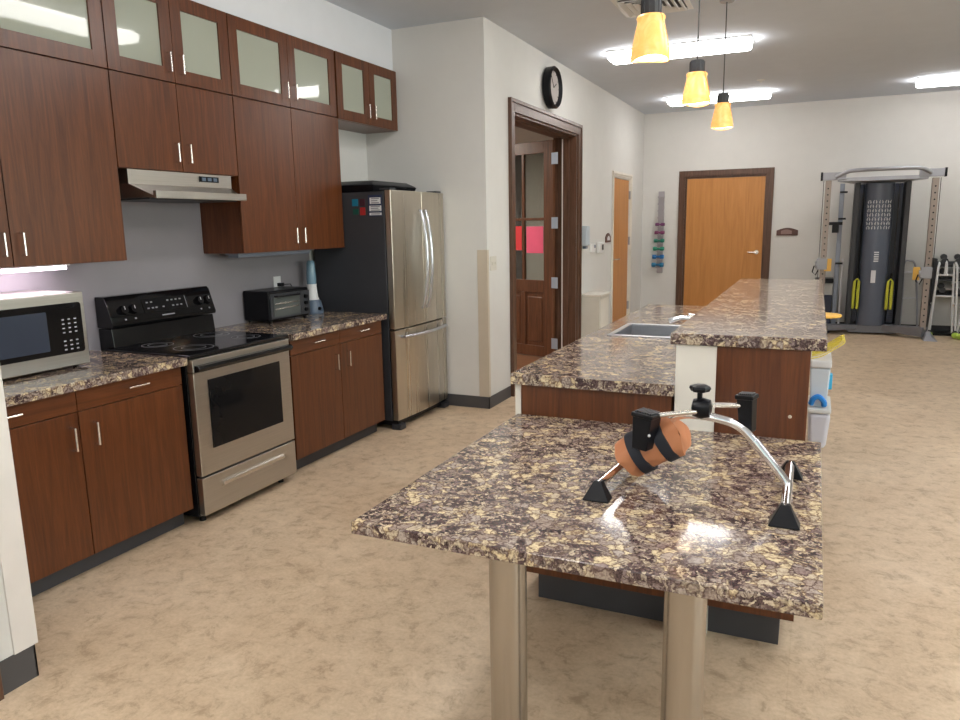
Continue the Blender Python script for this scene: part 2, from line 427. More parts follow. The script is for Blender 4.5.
# ---- narrow honey door in the hallway wall
casing_x('trim_closet_door', XH, 9.42, 10.36, 2.09, .055, 'pony', depth=.012, back=.1)
d = struct('door_2', B(XH-.055, XH-.012, 9.445, 10.335, .008, 2.065), 'maple', .002)
h = MB().tube([(XH-.012, 9.51, 1.03), (XH+.045, 9.51, 1.03)], .011).tube([(XH+.045, 9.51, 1.03), (XH+.045, 9.63, 1.03)], .009).lathe([(.026, 0), (.026, .008)], (XH-.012, 9.51, 1.03), 'x')
spart('handle', h, 'nickel', d)
for z in (.35, 1.25, 1.87): spart('hinge', B(XH-.012, XH+.014, 10.337, 10.357, z-.055, z+.055), 'silver', d)
# ---- far honey door with walnut casing
m = MB(); wd = .085; y = YF
for (a, b, c, d_) in ((-1.78-wd, -1.78, 0, 2.13+wd), (-.665, -.665+wd, 0, 2.13+wd), (-1.78, -.665, 2.13, 2.13+wd)): m.box(a, b, y-.02, y, c, d_)
for (a, b, c, d_) in ((-1.78, -1.755, 0, 2.13), (-.69, -.665, 0, 2.13), (-1.755, -.69, 2.105, 2.13)): m.box(a, b, y, y+.12, c, d_)
struct('trim_far_door', m, 'trimwood', .002)
d = struct('door_3', B(-1.753, -.692, YF+.012, YF+.055, .008, 2.103), 'maple', .002)
h = MB().tube([(-.765, YF+.012, 1.055), (-.765, YF-.045, 1.055)], .012).tube([(-.765, YF-.045, 1.055), (-.88, YF-.045, 1.055)], .010).lathe([(.03, 0), (.03, .008)], (-.765, YF+.004, 1.055), 'y')
spart('handle', h, 'nickel', d)

# ------------------------------------------------------------------ kitchen cabinets
FU = -3.15      # upper face plane
FB = -2.83      # base face plane
def pull_v(x, y, z0, z1):
    return MB().tube([(x, y, z0), (x+.028, y, z0), (x+.028, y, z1), (x, y, z1)], .0048, 8)
def pull_h(x, y0, y1, z):
    return MB().tube([(x, y0, z), (x+.028, y0, z), (x+.028, y1, z), (x, y1, z)], .0048, 8)
g_ = .0022
def upper(label, y0, y1, z0, z1, seams, hz=None, glassy=False, group=None):
    t = thing('wall_cabinet', label, 'cabinet', (XW, y0, z0))
    bx = MB(); th = .018; xb = XW+.002; xf = FU-.021
    bx.box(xb, xf, y0+.001, y0+th, z0, z1); bx.box(xb, xf, y1-th, y1-.001, z0, z1)
    bx.box(xb, xf, y0+th, y1-th, z0, z0+th); bx.box(xb, xf, y0+th, y1-th, z1-th, z1)
    link('body', bx, 'walnut', t)
    if glassy:
        inn = MB().box(xb, xb+.006, y0+th, y1-th, z0+th, z1-th)
        inn.box(xb+.006, xf, y0+th, y0+th+.003, z0+th, z1-th).box(xb+.006, xf, y1-th-.003, y1-th, z0+th, z1-th)
        inn.box(xb+.006, xf, y0+th+.003, y1-th-.003, z0+th, z0+th+.003).box(xb+.006, xf, y0+th+.003, y1-th-.003, z1-th-.003, z1-th)
        link('lining', inn, 'inner', t)
        zz = (z0+z1)/2
        link('shelf', B(xb+.01, xf-.04, y0+th+.004, y1-th-.004, zz-.006, zz+.006), 'inner', t)
    else: link('back_panel', B(xb, xb+.006, y0+th, y1-th, z0+th, z1-th), 'walnut', t)
    eds = [y0] + seams + [y1]
    for i, (a, b) in enumerate(zip(eds, eds[1:])):
        a2, b2 = a+g_, b-g_
        if glassy:
            s = .072; f = MB()
            f.box(FU-.02, FU, a2, a2+s, z0+g_, z1-g_).box(FU-.02, FU, b2-s, b2, z0+g_, z1-g_)
            f.box(FU-.02, FU, a2+s, b2-s, z0+g_, z0+g_+s).box(FU-.02, FU, a2+s, b2-s, z1-g_-s, z1-g_)
            dr = link('door', f, 'walnut', t, .001)
            link('glass_pane', B(FU-.012, FU-.009, a2+s-.004, b2-s+.004, z0+s-.004, z1-s+.004), 'frosted', dr)
            for yy, sg in ((a2+s, 1), (b2-s, -1)):
                for zz in (z0+s+.01, z1-s-.01): link('glass_clip', B(FU-.0195, FU-.0125, yy-.004, yy+sg*.014, zz-.008, zz+.008), 'black', dr)
        else:
            dr = link('door', B(FU-.02, FU, a2, b2, z0+g_, z1-g_), 'walnut', t, .001)
        hy = (b2-.04) if i % 2 == 0 else (a2+.04)
        hz0 = (z0+.05)
        link('handle', pull_v(FU, hy, hz0, hz0+.096), 'nickel', dr)
    return t
LZ, MZ, TZ = 1.355, 2.267, 2.722
upper('wide wall cabinet above the microwave oven', 1.50, 2.664, LZ, MZ, [2.082])
upper('short two door wall cabinet over the range hood', 2.666, 3.502, 1.81, MZ, [3.08])
upper('tall two door wall cabinet above the toaster oven', 3.504, 4.558, LZ, MZ, [4.03])
gg = None
upper('glass door wall cabinet reflecting the long tube light, above microwave', 1.50, 2.664, MZ+.002, TZ, [2.082], glassy=True)
upper('glass door wall cabinet in the top row, over the range hood', 2.666, 3.502, MZ+.002, TZ, [3.08], glassy=True)
upper('glass door wall cabinet in the top row, above toaster oven', 3.504, 4.545, MZ+.002, TZ, [4.03], glassy=True)
upper('small glass door wall cabinet hanging over the refrigerator', 4.560, 5.39, MZ-.006, TZ, [4.985], glassy=True)

def base(label, y0, y1, seam, dh, vh):
    t = thing('base_cabinet', label, 'cabinet', (XW, y0, 0))
    xb = XW+.006; zt = .842
    link('body', MB().box(xb, FB-.021, y0+.001, y1-.001, .095, zt), 'walnut', t)
    link('toe_kick', B(xb, FB-.075, y0+.001, y1-.001, 0, .094), 'toe', t)
    for i, (a, b) in enumerate(((y0, seam), (seam, y1))):
        a2, b2 = a+g_, b-g_
        dw = link('drawer', B(FB-.02, FB, a2, b2, .748, zt-.004), 'walnut_y', t, .001)
        link('handle', pull_h(FB, dh[i]-.055, dh[i]+.055, .80), 'nickel', dw)
        dr = link('door', B(FB-.02, FB, a2, b2, .097, .744), 'walnut', t, .001)
        link('handle', pull_v(FB, vh[i], .585, .685), 'nickel', dr)
    return t
base('wood base cabinet under the microwave counter', 1.47, 2.64, 2.063, (1.75, 2.365), (2.022, 2.13))
base('wood base cabinet between the range and the refrigerator', 3.478, 4.505, 3.985, (3.735, 4.25), (3.925, 4.06))
# counters
tag(link('countertop', B(XW+.005, -2.795, 1.46, 2.655, .843, .882), 'granite', None, .004), 'speckled granite counter under the microwave', 'countertop')
tag(link('countertop', B(XW+.005, -2.795, 3.468, 4.53, .843, .882), 'granite', None, .004), 'speckled granite counter under the toaster oven', 'countertop')

# under-cabinet lights
def strip_light(label, y0, y1, x, mat):
    t = thing('strip_light', label, 'light', (x, y0, LZ-.03))
    link('housing', B(x-.05, x+.05, y0, y1, LZ-.012, LZ+.001), 'fixture' if mat == 'ucl' else mat, t)
    link('diffuser', B(x-.04, x+.04, y0+.01, y1-.01, LZ-.03, LZ-.012), mat, t, .004)
strip_light('lit pinkish white strip light under the cabinet, above microwave', 1.6, 2.45, -3.34, 'ucl')
strip_light('unlit strip light under the cabinet, above toaster oven', 3.56, 4.3, -3.30, 'uclo')

# ------------------------------------------------------------------ range hood
t = thing('range_hood', 'stainless steel range hood under the short wall cabinet', 'range hood', (XW, 2.70, 1.66))
y0, y1 = 2.725, 3.45; XL = -3.03
link('body', MB().hexa([(XW+.008, y0, 1.736), (FU-.01, y0, 1.736), (FU-.01, y1, 1.736), (XW+.008, y1, 1.736), (XW+.008, y0, 1.808), (FU-.01, y0, 1.808), (FU-.01, y1, 1.808), (XW+.008, y1, 1.808)])
     .hexa([(XW+.008, y0, 1.662), (XL, y0+.05, 1.668), (XL, y1-.045, 1.668), (XW+.008, y1, 1.662), (XW+.008, y0, 1.7355), (FU-.01, y0, 1.7355), (FU-.01, y1, 1.7355), (XW+.008, y1, 1.7355)]), 'steelh', t)
link('front_lip', B(XL-.02, XL+.004, y0+.046, y1-.03, 1.662, 1.700), 'steelh', t, .002)
cp = link('control_panel', B(FU-.0102, FU-.005, 3.20, 3.345, 1.765, 1.795), 'black', t)
for k in range(3): link('switch', B(FU-.005, FU-.002, 3.215+k*.043, 3.243+k*.043, 1.771, 1.789), 'bluegrey', cp)
link('filter', B(XW+.05, -3.08, y0+.05, y1-.05, 1.658, 1.668), 'charcoal', t)

# ------------------------------------------------------------------ range
t = thing('kitchen_range', 'stainless and black electric range between two base cabinets', 'stove', (XW, 2.66, 0))
Y0, Y1 = 2.658, 3.405; XFR = -2.775
link('body', MB().box(XW+.03, XFR-.042, Y0, Y1, .04, .872), 'blackgloss', t, .003)
ck = link('cooktop', B(XW+.10, XFR-.005, Y0-.004, Y1+.006, .873, .892), 'cooktop', t, .005)
for cx, cy, rr in ((-2.96, 2.86, .098), (-2.96, 3.255, .078), (-3.22, 2.86, .078), (-3.22, 3.255, .098)):
    for r_ in (rr, rr*.6):
        link('burner_ring', MB().lathe([(r_, 0), (r_+.0035, 0), (r_+.0035, .0005), (r_, .0005)], (cx, cy, .8923), 'z', 36, cap=False), 'greyprint', ck)
# door
dr = link('oven_door', MB().box(XFR-.04, XFR, Y0+.004, Y1-.004, .262, .80), 'steelh', t, .004)
link('door_rim', MB().box(XFR-.04, XFR+.002, Y0+.004, Y1-.004, .802, .868), 'steelh', t, .004)
link('oven_window', B(XFR, XFR+.004, Y0+.095, Y1-.10, .392, .752), 'smoked', dr, .001)
link('handle', MB().prism([(XFR+.002, .838), (XFR+.03, .836), (XFR+.04, .822), (XFR+.03, .806), (XFR+.002, .802)], 'y', Y0+.012, Y1-.012), 'blackgloss', dr, .003)
wd_ = link('storage_drawer', B(XFR-.04, XFR, Y0+.004, Y1-.004, .052, .252), 'steelh', t, .004)
link('handle', MB().prism([(XFR, .205), (XFR+.02, .20), (XFR+.022, .183), (XFR, .172)], 'y', Y0+.13, Y1-.13), 'nickel', wd_)
for yy in (Y0+.06, Y1-.06):
    for xx in (XFR-.08, XW+.12): link('foot', MB().lathe([(.018, 0), (.014, .04)], (xx, yy, 0)), 'black', t)
# backguard
GY0, GY1 = 2.70, 3.435
bg = link('backguard', MB().prism([(XW+.008, .86), (XW+.12, .86), (XW+.105, .99), (XW+.008, .99)], 'y', GY0+.004, GY1-.002), 'blackgloss', t, .003)
cpn = link('control_console', MB().prism([(XW+.008, .995), (XW+.125, .995), (XW+.13, 1.01), (XW+.085, 1.148), (XW+.07, 1.16), (XW+.008, 1.16)], 'y', GY0-.002, GY1+.004), 'blackgloss', t, .005)
nx, nz = .1378, .045
ln = math.hypot(nx, nz); nx /= ln; nz /= ln
def console_pt(v, u, e=0):   # v 0..1 up the slope
    return (XW+.13-.045*v+nx*e, u, 1.01+.138*v+nz*e)
for u in (2.785, 2.85, 3.325, 3.39):
    a = console_pt(.52, u, 0); b = console_pt(.52, u, .022)
    kn = link('knob', MB().tube([a, b], [.027, .023], 16), 'blackgloss', cpn)
    c1 = console_pt(.30, u, .023); c2 = console_pt(.70, u, .023)
    link('pointer', MB().tube([console_pt(.52, u, .0225), console_pt(.64, u, .0225)], .0018, 6), 'label', kn)
dsp = MB()
def slope_rect(mb, v0, v1, u0, u1, e=.0008):
    p = [console_pt(v0, u0, e), console_pt(v0, u1, e), console_pt(v1, u1, e), console_pt(v1, u0, e)]
    q = [console_pt(v0, u0, e+.0006), console_pt(v0, u1, e+.0006), console_pt(v1, u1, e+.0006), console_pt(v1, u0, e+.0006)]
    mb.hexa(p+q)
slope_rect(dsp, .30, .85, 2.92, 3.24)
link('touch_panel', dsp, 'smoked', cpn)
pr_ = MB()
for i, u in enumerate((2.945, 2.975, 3.0, 3.09, 3.12, 3.15, 3.18, 3.05)):
    for v in (.45, .68):
        if (i*7+int(v*10)) % 5: slope_rect(pr_, v, v+.05, u, u+.014, .002)
slope_rect(pr_, .12, .17, 3.03, 3.12, .002)
for u in (2.785, 2.85, 3.325, 3.39): slope_rect(pr_, .14, .20, u-.006, u+.006, .002)
slope_rect(pr_, .32, .82, 3.225, 3.228, .002)
link('panel_print', pr_, 'greyprint', cpn)

# ------------------------------------------------------------------ microwave
t = thing('microwave_oven', 'stainless microwave oven with black door on the granite counter', 'microwave', (-3.10, 2.10, .882))
mx0, mx1, my0, my1, mz0, mz1 = XW+.02, -3.085, 1.79, 2.345, .894, 1.230
link('case', B(mx0, mx1-.022, my0, my1, mz0, mz1), 'steelh', t, .004)
fa = link('front_bezel', B(mx1-.022, mx1, my0, my1, mz0, mz1), 'steelh', t, .006)
# rounded black glass front
def rrect(u0, u1, v0, v1, r, n=5):
    P = []
    for cx, cy, a0 in ((u1-r, v1-r, 0), (u0+r, v1-r, PI/2), (u0+r, v0+r, PI), (u1-r, v0+r, 1.5*PI)):
        for k in range(n+1): P.append((cx+r*math.cos(a0+k*PI/2/n), cy+r*math.sin(a0+k*PI/2/n)))
    return P
dg = link('door_glass', MB().prism(rrect(my0+.02, my1-.022, mz0+.062, mz1-.045, .014), 'x', mx1, mx1+.004), 'blackgloss', t)
link('window', MB().prism(rrect(my0+.045, 2.15, mz0+.085, mz1-.075, .006), 'x', mx1+.004, mx1+.0055), plain('microwave_window', (.035, .045, .07), .2), dg)
bt = MB()
for r_ in range(8):
    for c_ in range(3):
        yy = 2.22+c_*.030; zz = mz0+.078+r_*.0195
        if r_ == 3: continue
        bt.box(mx1+.004, mx1+.005, yy, yy+.012, zz, zz+.006)
link('keypad', bt, plain('keypad_print', (.38, .38, .40), .5), dg)
link('display', B(mx1+.004, mx1+.005, 2.22, 2.295, mz1-.068, mz1-.055), 'smoked', dg)
for xx in (mx0+.04, mx1-.05):
    for yy in (my0+.04, my1-.04): link('foot', MB().lathe([(.012, 0), (.012, .013)], (xx, yy, .882)), 'black', t)

# ------------------------------------------------------------------ toaster oven
t = thing('toaster_oven', 'black toaster oven on the counter beside the range', 'toaster oven', (-3.33, 4.0, .882), math.radians(-3))
link('case', B(-.125, .10, -.20, .20, .016, .215), 'black', t, .012, local=True)
dr = link('door', B(.10, .112, -.19, .10, .03, .195), 'charcoal', t, .003, local=True)
link('window', B(.112, .114, -.165, .085, .045, .17), 'ovenglass', dr, local=True)
link('handle', MB().tube([(.112, -.15, .178), (.135, -.15, .178), (.135, .07, .178), (.112, .07, .178)], .006), 'black', dr, local=True)
rk = MB()
for k in range(5): rk.tube([(.1155, -.155, .09+k*.0015), (.1155, .075, .098+k*.0015)], .0012, 6)
rk.tube([(.1155, -.155, .128), (.1155, .075, .131)], .0035, 6)
link('rack', rk, 'nickel', dr, local=True)
cpn = link('control_panel', B(.10, .11, .103, .195, .03, .195), 'charcoal', t, .003, local=True)
for z in (.065, .11, .155): link('knob', MB().lathe([(.015, 0), (.013, .014)], (.11, .15, z), 'x', 14), 'black', cpn, local=True)
for yy in (-.17, .17):
    for xx in (-.1, .08): link('foot', MB().lathe([(.012, 0), (.012, .017)], (xx, yy, 0)), 'black', t, local=True)

# wall outlet with plug
t = thing('wall_outlet', 'white wall outlet behind the toaster oven with black plug', 'outlet', (XW+.004, 4.17, 1.07))
link('cover_plate', B(XW+.0045, XW+.010, 4.132, 4.208, 1.072, 1.168), 'white', t, .002)
link('plug', MB().box(XW+.010, XW+.045, 4.165, 4.20, 1.098, 1.122).tube([(XW+.04, 4.19, 1.11), (XW+.05, 4.26, 1.108), (XW+.04, 4.30, 1.07), (XW+.03, 4.305, .90)], .004, 6), 'black', t, .002)

# personal blender
t = thing('countertop_blender', 'slim blender with pale blue jar between toaster oven and refrigerator', 'blender', (-3.36, 4.42, .882))
link('base', MB().lathe([(.075, 0), (.078, .015), (.062, .085), (.05, .10)], (-3.36, 4.42, .882), seg=24), 'bluegrey', t)
link('collar', MB().lathe([(.05, .10), (.042, .12), (.034, .20), (.036, .215)], (-3.36, 4.42, .882), seg=24), 'white', t)
link('jar', MB().lathe([(.034, .215), (.036, .25), (.030, .36), (.028, .375), (.018, .385)], (-3.36, 4.42, .882), seg=24), 'jar', t)
link('control_dial', MB().lathe([(.014, 0), (.012, .012)], (-3.29, 4.40, .92), 'x', 12), 'black', t)

# ------------------------------------------------------------------ refrigerator
t = thing('refrigerator', 'stainless french door refrigerator with dark grey sides', 'refrigerator', (-3.1, 5.0, 0))
F0, F1 = 4.572, 5.392; FX = -2.735
link('cabinet', B(XW+.04, FX-.075, F0, F1, .07, 1.748), 'charcoal', t, .004)
link('base_grille', B(XW+.06, FX-.04, F0+.02, F1-.02, .03, .068), 'black', t)
for yy in (F0+.05, F1-.05):
    link('roller_foot', MB().box(FX-.09, FX-.008, yy-.04, yy+.04, .0, .045), 'charcoal', t, .008)
    link('rear_foot', MB().box(XW+.08, XW+.14, yy-.03, yy+.03, .0, .068), 'black', t)
def curved_door(name, a, b, z0, z1):
    n = 8; P = []
    for k in range(n+1):
        u = a+(b-a)*k/n; s_ = (u-F0)/(F1-F0)*2-1
        P.append((FX-.02*s_*s_, u))
    P += [(FX-.068, b), (FX-.068, a)]
    return link(name, MB().prism(P, 'z', z0, z1), 'fridge', t, .005)
mid = 4.99
dl = curved_door('door', F0+.002, mid-.002, .762, 1.756)
d2 = curved_door('door', mid+.002, F1-.002, .762, 1.756)
fz = curved_door('freezer_drawer', F0+.002, F1-.002, .075, .752)
def bow(y, s_):
    P = [(FX-.01, y, .885)]
    for k in range(15):
        u = k/14; P.append((FX+.012+.045*math.sin(PI*u)**.7, y, .885+u*.73))
    return P+[(FX-.01, y, 1.615)]
link('handle', MB().tube(bow(mid-.036, 1), .0125, 12), 'satin', dl)
link('handle', MB().tube(bow(mid+.036, -1), .0125, 12), 'satin', d2)
P = [(FX-.02, F0+.075, .70)]
for k in range(11):
    u = k/10; P.append((FX+.018+.028*math.sin(PI*u), F0+.075+u*(F1-F0-.15), .70))
P.append((FX-.02, F1-.075, .70))
link('handle', MB().tube(P, .0125, 12), 'satin', fz)
for yy in (F0+.02, F1-.10): link('hinge_cover', B(FX-.12, FX-.03, yy, yy+.08, 1.7565, 1.772), 'charcoal', t, .004)
# notes & magnets on the side (side faces -Y)
def side_card(name, label, cat, x0, x1, z0, z1, mat, lines=0, back=False):
    r = thing(name, label, cat, ((x0+x1)/2, F0-.001, z0))
    link('sheet' if lines or back else 'face', B(x0, x1, F0-(.0012 if back else .0024), F0+.0006, z0, z1), mat, r)
    if lines:
        pm = MB()
        for k in range(lines):
            zz = z0+(z1-z0)*(k+.5)/lines
            pm.box(x0+.012, x1-.012-.012*(k % 2), F0-.0030, F0-.0025, zz-.0035, zz+.0035)
        link('printed_lines', pm, 'label' if mat != 'white' else 'greyprint', r)
    return r
side_card('note_card', 'white note card topmost on the refrigerator side', 'note', -2.925, -2.835, 1.662, 1.706, 'white', 3)
side_card('note_card', 'white note card in the middle of three on the refrigerator side', 'note', -2.930, -2.830, 1.612, 1.650, 'white', 3)
side_card('note_card', 'thin white card lowest of three on the refrigerator side', 'note', -2.930, -2.830, 1.583, 1.600, 'white', 1)
side_card('note_backing', 'dark blue backing sheet behind the white cards on refrigerator', 'paper', -2.94, -2.825, 1.575, 1.725, plain('navy_card', (.02, .03, .08), .6), back=True)
side_card('fridge_magnet', 'teal blue square magnet on the refrigerator side', 'magnet', -3.075, -3.025, 1.65, 1.70, plain('magnet_teal', (.0, .15, .25), .4))
side_card('fridge_magnet', 'dark green small magnet under the teal one on the refrigerator', 'magnet', -3.07, -3.025, 1.59, 1.63, plain('magnet_green', (.0, .07, .05), .4))
side_card('fridge_magnet', 'red magnet on the refrigerator side beside the white cards', 'magnet', -3.01, -2.965, 1.585, 1.64, plain('magnet_red', (.35, .02, .02), .4))
side_card('fridge_magnet', 'dark maroon magnet above the red one on the refrigerator', 'magnet', -3.01, -2.965, 1.65, 1.70, plain('magnet_maroon', (.05, .01, .02), .4))
# stuff on top of the refrigerator
t = thing('roasting_pan', 'black lidded roasting tray lying on top of the refrigerator', 'pan', (-3.1, 4.9, 1.748))
link('tray', MB().hexa([(-3.42, 4.60, 1.749), (-2.92, 4.60, 1.749), (-2.92, 5.20, 1.749), (-3.42, 5.20, 1.749), (-3.45, 4.585, 1.80), (-2.90, 4.585, 1.80), (-2.90, 5.23, 1.80), (-3.45, 5.23, 1.80)]), 'black', t, .008)
link('lid', MB().hexa([(-3.44, 4.59, 1.801), (-2.905, 4.59, 1.801), (-2.905, 5.22, 1.801), (-3.44, 5.22, 1.801), (-3.38, 4.66, 1.832), (-2.95, 4.66, 1.832), (-2.95, 5.15, 1.832), (-3.38, 5.15, 1.832)]), 'charcoal', t, .006)
link('side_handle', MB().tube([(-2.902, 4.8, 1.79), (-2.87, 4.82, 1.79), (-2.87, 5.0, 1.79), (-2.902, 5.02, 1.79)], .008), 'black', t)

# ------------------------------------------------------------------ island
IZ = .943; BZ = 1.125; IY = 2.56; TZ2 = .785
t = thing('island_cabinet', 'wood island cabinet under the sink counter', 'cabinet', (-.7, 3.8, 0))
link('front_panel', B(-.995, -.43, IY, IY+.02, .135, IZ-.041), 'walnut', t, .001)
link('body', MB().box(-.995, -.975, IY+.021, 5.0, .135, IZ-.041).box(-.45, -.43, IY+.021, 5.0, .135, IZ-.041).box(-.975, -.45, 4.98, 5.0, .135, IZ-.041).box(-.975, -.45, IY+.021, 4.98, .135, .155), 'walnut', t)
link('side_edge', B(-1.02, -.997, IY+.003, 5.0, .135, IZ-.042), 'pony', t)
link('toe_kick', B(-.95, -.43, IY+.065, 4.95, 0, .134), 'toe', t)
struct('trim_pony_wall', B(-.4185, -.2845, IY-.004, 5.08, 0, BZ-.042), 'pony')
t = thing('bar_cabinet', 'walnut panel cabinet below the raised bar counter', 'cabinet', (-.14, 3.8, 0))
link('body', B(-.284, .006, IY, 5.02, .135, BZ-.042), 'walnut', t, .001)
link('toe_kick', B(-.284, -.04, IY+.065, 4.95, 0, .134), 'toe', t)
link('screw_cap', MB().lathe([(.006, 0), (.005, -.002)], (-.045, IY, .86), 'y', 12), 'guard', t)
# sink counter with real cut-out
sx0, sx1, sy0, sy1 = -.915, -.50, 3.60, 4.03
m = MB(); cx0, cx1, cy0, cy1 = -1.03, -.4190, IY-.02, 5.08
for q in ((cx0, cx1, cy0, sy0), (cx0, cx1, sy1, cy1), (cx0, sx0, sy0, sy1), (sx1, cx1, sy0, sy1)): m.box(*q, IZ-.04, IZ)
bmesh.ops.remove_doubles(m.bm, verts=m.bm.verts, dist=1e-5)
tag(link('countertop', m, 'granite', None), 'long speckled granite counter around the sink', 'countertop')
t = thing('sink', 'stainless drop in sink set in the island counter', 'sink', (-.7, 3.8, IZ))
rim = MB(); rw = .016
for q in ((sx0-rw, sx1+rw, sy0-rw, sy0+.012), (sx0-rw, sx1+rw, sy1-.012, sy1+rw), (sx0-rw, sx0+.012, sy0+.012, sy1-.012), (sx1-.012, sx1+rw, sy0+.012, sy1-.012)): rim.box(*q, IZ+.0005, IZ+.006)
link('rim', rim, 'sink', t, .002)
bw = MB(); zb = IZ-.038
for q in ((sx0+.004, sx0+.012, sy0+.004, sy1-.004, zb-.12, IZ), (sx1-.012, sx1-.004, sy0+.004, sy1-.004, zb-.12, IZ), (sx0+.012, sx1-.012, sy0+.004, sy0+.012, zb-.12, IZ), (sx0+.012, sx1-.012, sy1-.012, sy1-.004, zb-.12, IZ), (sx0+.004, sx1-.004, sy0+.004, sy1-.004, zb-.128, zb-.12)):
    bw.box(*q)
link('basin', bw, 'sink', t)
link('drain', MB().lathe([(.04, 0), (.03, .003)], (-.7, 3.82, zb-.12)), 'chrome', t)
t = thing('faucet', 'chrome faucet behind the sink beside the raised bar', 'faucet', (-.47, 4.0, IZ))
link('base', MB().lathe([(.024, 0), (.022, .01), (.018, .025), (.016, .035)], (-.480, 4.05, IZ)), 'chrome', t)
link('spout', MB().tube([(-.480, 4.05, IZ+.025), (-.56, 4.05, IZ+.045), (-.64, 4.05, IZ+.046), (-.705, 4.05, IZ+.025)], [.013, .012, .012, .016], 12), 'chrome', t)
link('lever', MB().tube([(-.480, 4.05, IZ+.035), (-.52, 4.04, IZ+.055), (-.60, 4.02, IZ+.070)], [.012, .009, .006], 10), 'chrome', t)
# bar top
tag(link('bar_countertop', B(-.438, .052, IY-.015, 5.13, BZ-.040, BZ), 'granite', None, .004), 'raised speckled granite bar counter beside the sink', 'countertop')

# ------------------------------------------------------------------ table extension
t = thing('granite_table', 'low granite topped table on two steel legs in the foreground', 'table', (-.47, 2.0, 0))
link('tabletop', B(-1.008, .053, 1.425, IY-.003, TZ2-.032, TZ2), 'granite', t, .003)
for lx in (-.645, -.218):
    l = link('leg', MB().lathe([(.0465, 0.006), (.0465, TZ2-.0325)], (lx, 1.56, 0), seg=40), 'leg', t)
    link('foot_plate', MB().lathe([(.06, 0), (.06, .006)], (lx, 1.56, 0), seg=32), 'leg', l)

# ------------------------------------------------------------------ pedal exerciser
t = thing('pedal_exerciser', 'chrome pedal exerciser standing on the granite table', 'pedal exerciser', (-.25, 1.97, TZ2))
def foot(x, y, sgn):
    b = Vector((x, y, TZ2)); mb = MB()
    w, l, hh = .036, .022, .050
    mb.hexa([(x-w, y-l*(sgn < 0)-.012, TZ2+.001), (x+w, y-l*(sgn < 0)-.012, TZ2+.001), (x+w, y+l*(sgn > 0)+.012, TZ2+.001), (x-w, y+l*(sgn > 0)+.012, TZ2+.001),
             (x-.010, y-.010, TZ2+hh), (x+.010, y-.010, TZ2+hh), (x+.010, y+.010, TZ2+hh), (x-.010, y+.010, TZ2+hh)])
    return mb
Lx, Rx = -.485, -.030
for nm, x0_, x1_ in (('rear_base_bar', Lx, Lx+.035), ('front_base_bar', Rx, Rx)):
    bb = link(nm, MB().tube([(x0_, 1.80, TZ2+.038), (x1_, 2.155, TZ2+.038)], .0125, 14), 'chrome', t)
    link('rubber_foot', foot(x0_, 1.805, -1), 'black', bb, .003)
    link('rubber_foot', foot(x1_, 2.15, 1), 'black', bb, .003)
yc = 1.975
def smooth_path(P, n=6):
    out = []
    P = [Vector(p) for p in P]
    for i in range(len(P)-1):
        p0 = P[max(i-1, 0)]; p1 = P[i]; p2 = P[i+1]; p3 = P[min(i+2, len(P)-1)]
        for k in range(n):
            u = k/n
            out.append(.5*((2*p1)+(p2-p0)*u+(2*p0-5*p1+4*p2-p3)*u*u+(3*p1-p0-3*p2+p3)*u**3))
    out.append(P[-1]); return out
path = smooth_path([(Lx+.02, yc, TZ2+.04), (-.425, yc, .862), (-.375, yc, .915), (-.335, yc, .968), (-.305, yc, .986), (-.26, yc, .990), (-.19, yc, .982), (-.15, yc, .965), (-.115, yc, .93), (-.07, yc, .878), (Rx, yc, TZ2+.042)])
link('frame_tube', MB().tube(path, .0115, 14), 'chrome', t)
link('tube_joint', MB().tube([(-.118, yc, .934), (-.088, yc, .898)], .0135, 14), 'chrome', t)
hb = link('hub', MB().lathe([(.010, -.026), (.024, -.022), (.029, 0), (.024, .022), (.010, .026)], (-.252, yc, 1.010), 'x', 20), 'black', t)
kb = link('tension_knob', MB().lathe([(.007, 0), (.007, .018), (.010, .02), (.022, .022), (.026, .030), (.024, .036), (.014, .040)], (-.258, yc, 1.034), 'z', 20,
          wob=lambda j, a, r, z: (r*(1+.10*math.cos(6*a)) if j >= 3 else r, z)), 'black', t)
link('axle_housing', MB().box(-.27, -.235, yc-.012, yc+.012, .992, 1.006), 'black', hb, .002)
ca = link('crank_arm', MB().tube([(-.262, yc-.02, 1.004), (-.36, yc-.050, .992)], .0068, 10), 'nickel', t)
ca2 = link('crank_arm', MB().tube([(-.235, yc+.01, 1.018), (-.145, yc+.025, 1.020)], .0068, 10), 'nickel', t)
def pedal(c, w, hgt, dpt, tilt):
    """blocky pedal with ribbed top, hanging down; c top centre"""
    r = Matrix.Translation(c) @ Matrix.Rotation(tilt, 4, 'Y') @ Matrix.Rotation(math.radians(-18), 4, 'Z')
    m = MB()
    m.hexa([(-w*.38, -dpt/2, -hgt), (w*.38, -dpt/2, -hgt), (w*.38, dpt/2, -hgt), (-w*.38, dpt/2, -hgt), (-w/2, -dpt/2, 0), (w/2, -dpt/2, 0), (w/2, dpt/2, 0), (-w/2, dpt/2, 0)])
    m.box(-w/2-.003, w/2+.003, -dpt/2-.003, dpt/2+.003, -.012, 0)
    bmesh.ops.transform(m.bm, matrix=r, verts=m.bm.verts)
    g = MB()
    for k in range(7):
        xx = -w/2+.006+k*(w-.012)/6
        g.box(xx-.0016, xx+.0016, -dpt/2+.004, dpt/2-.004, .0002, .004)
    bmesh.ops.transform(g.bm, matrix=r, verts=g.bm.verts)
    return m, g
m_, g2 = pedal((-.385, yc-.055, 1.000), .058, .100, .055, math.radians(4))
pd = link('pedal', m_, 'black', t, .003); link('tread_ribs', g2, 'charcoal', pd)
m_, g2 = pedal((-.143, yc+.03, 1.050), .044, .100, .035, math.radians(-4))
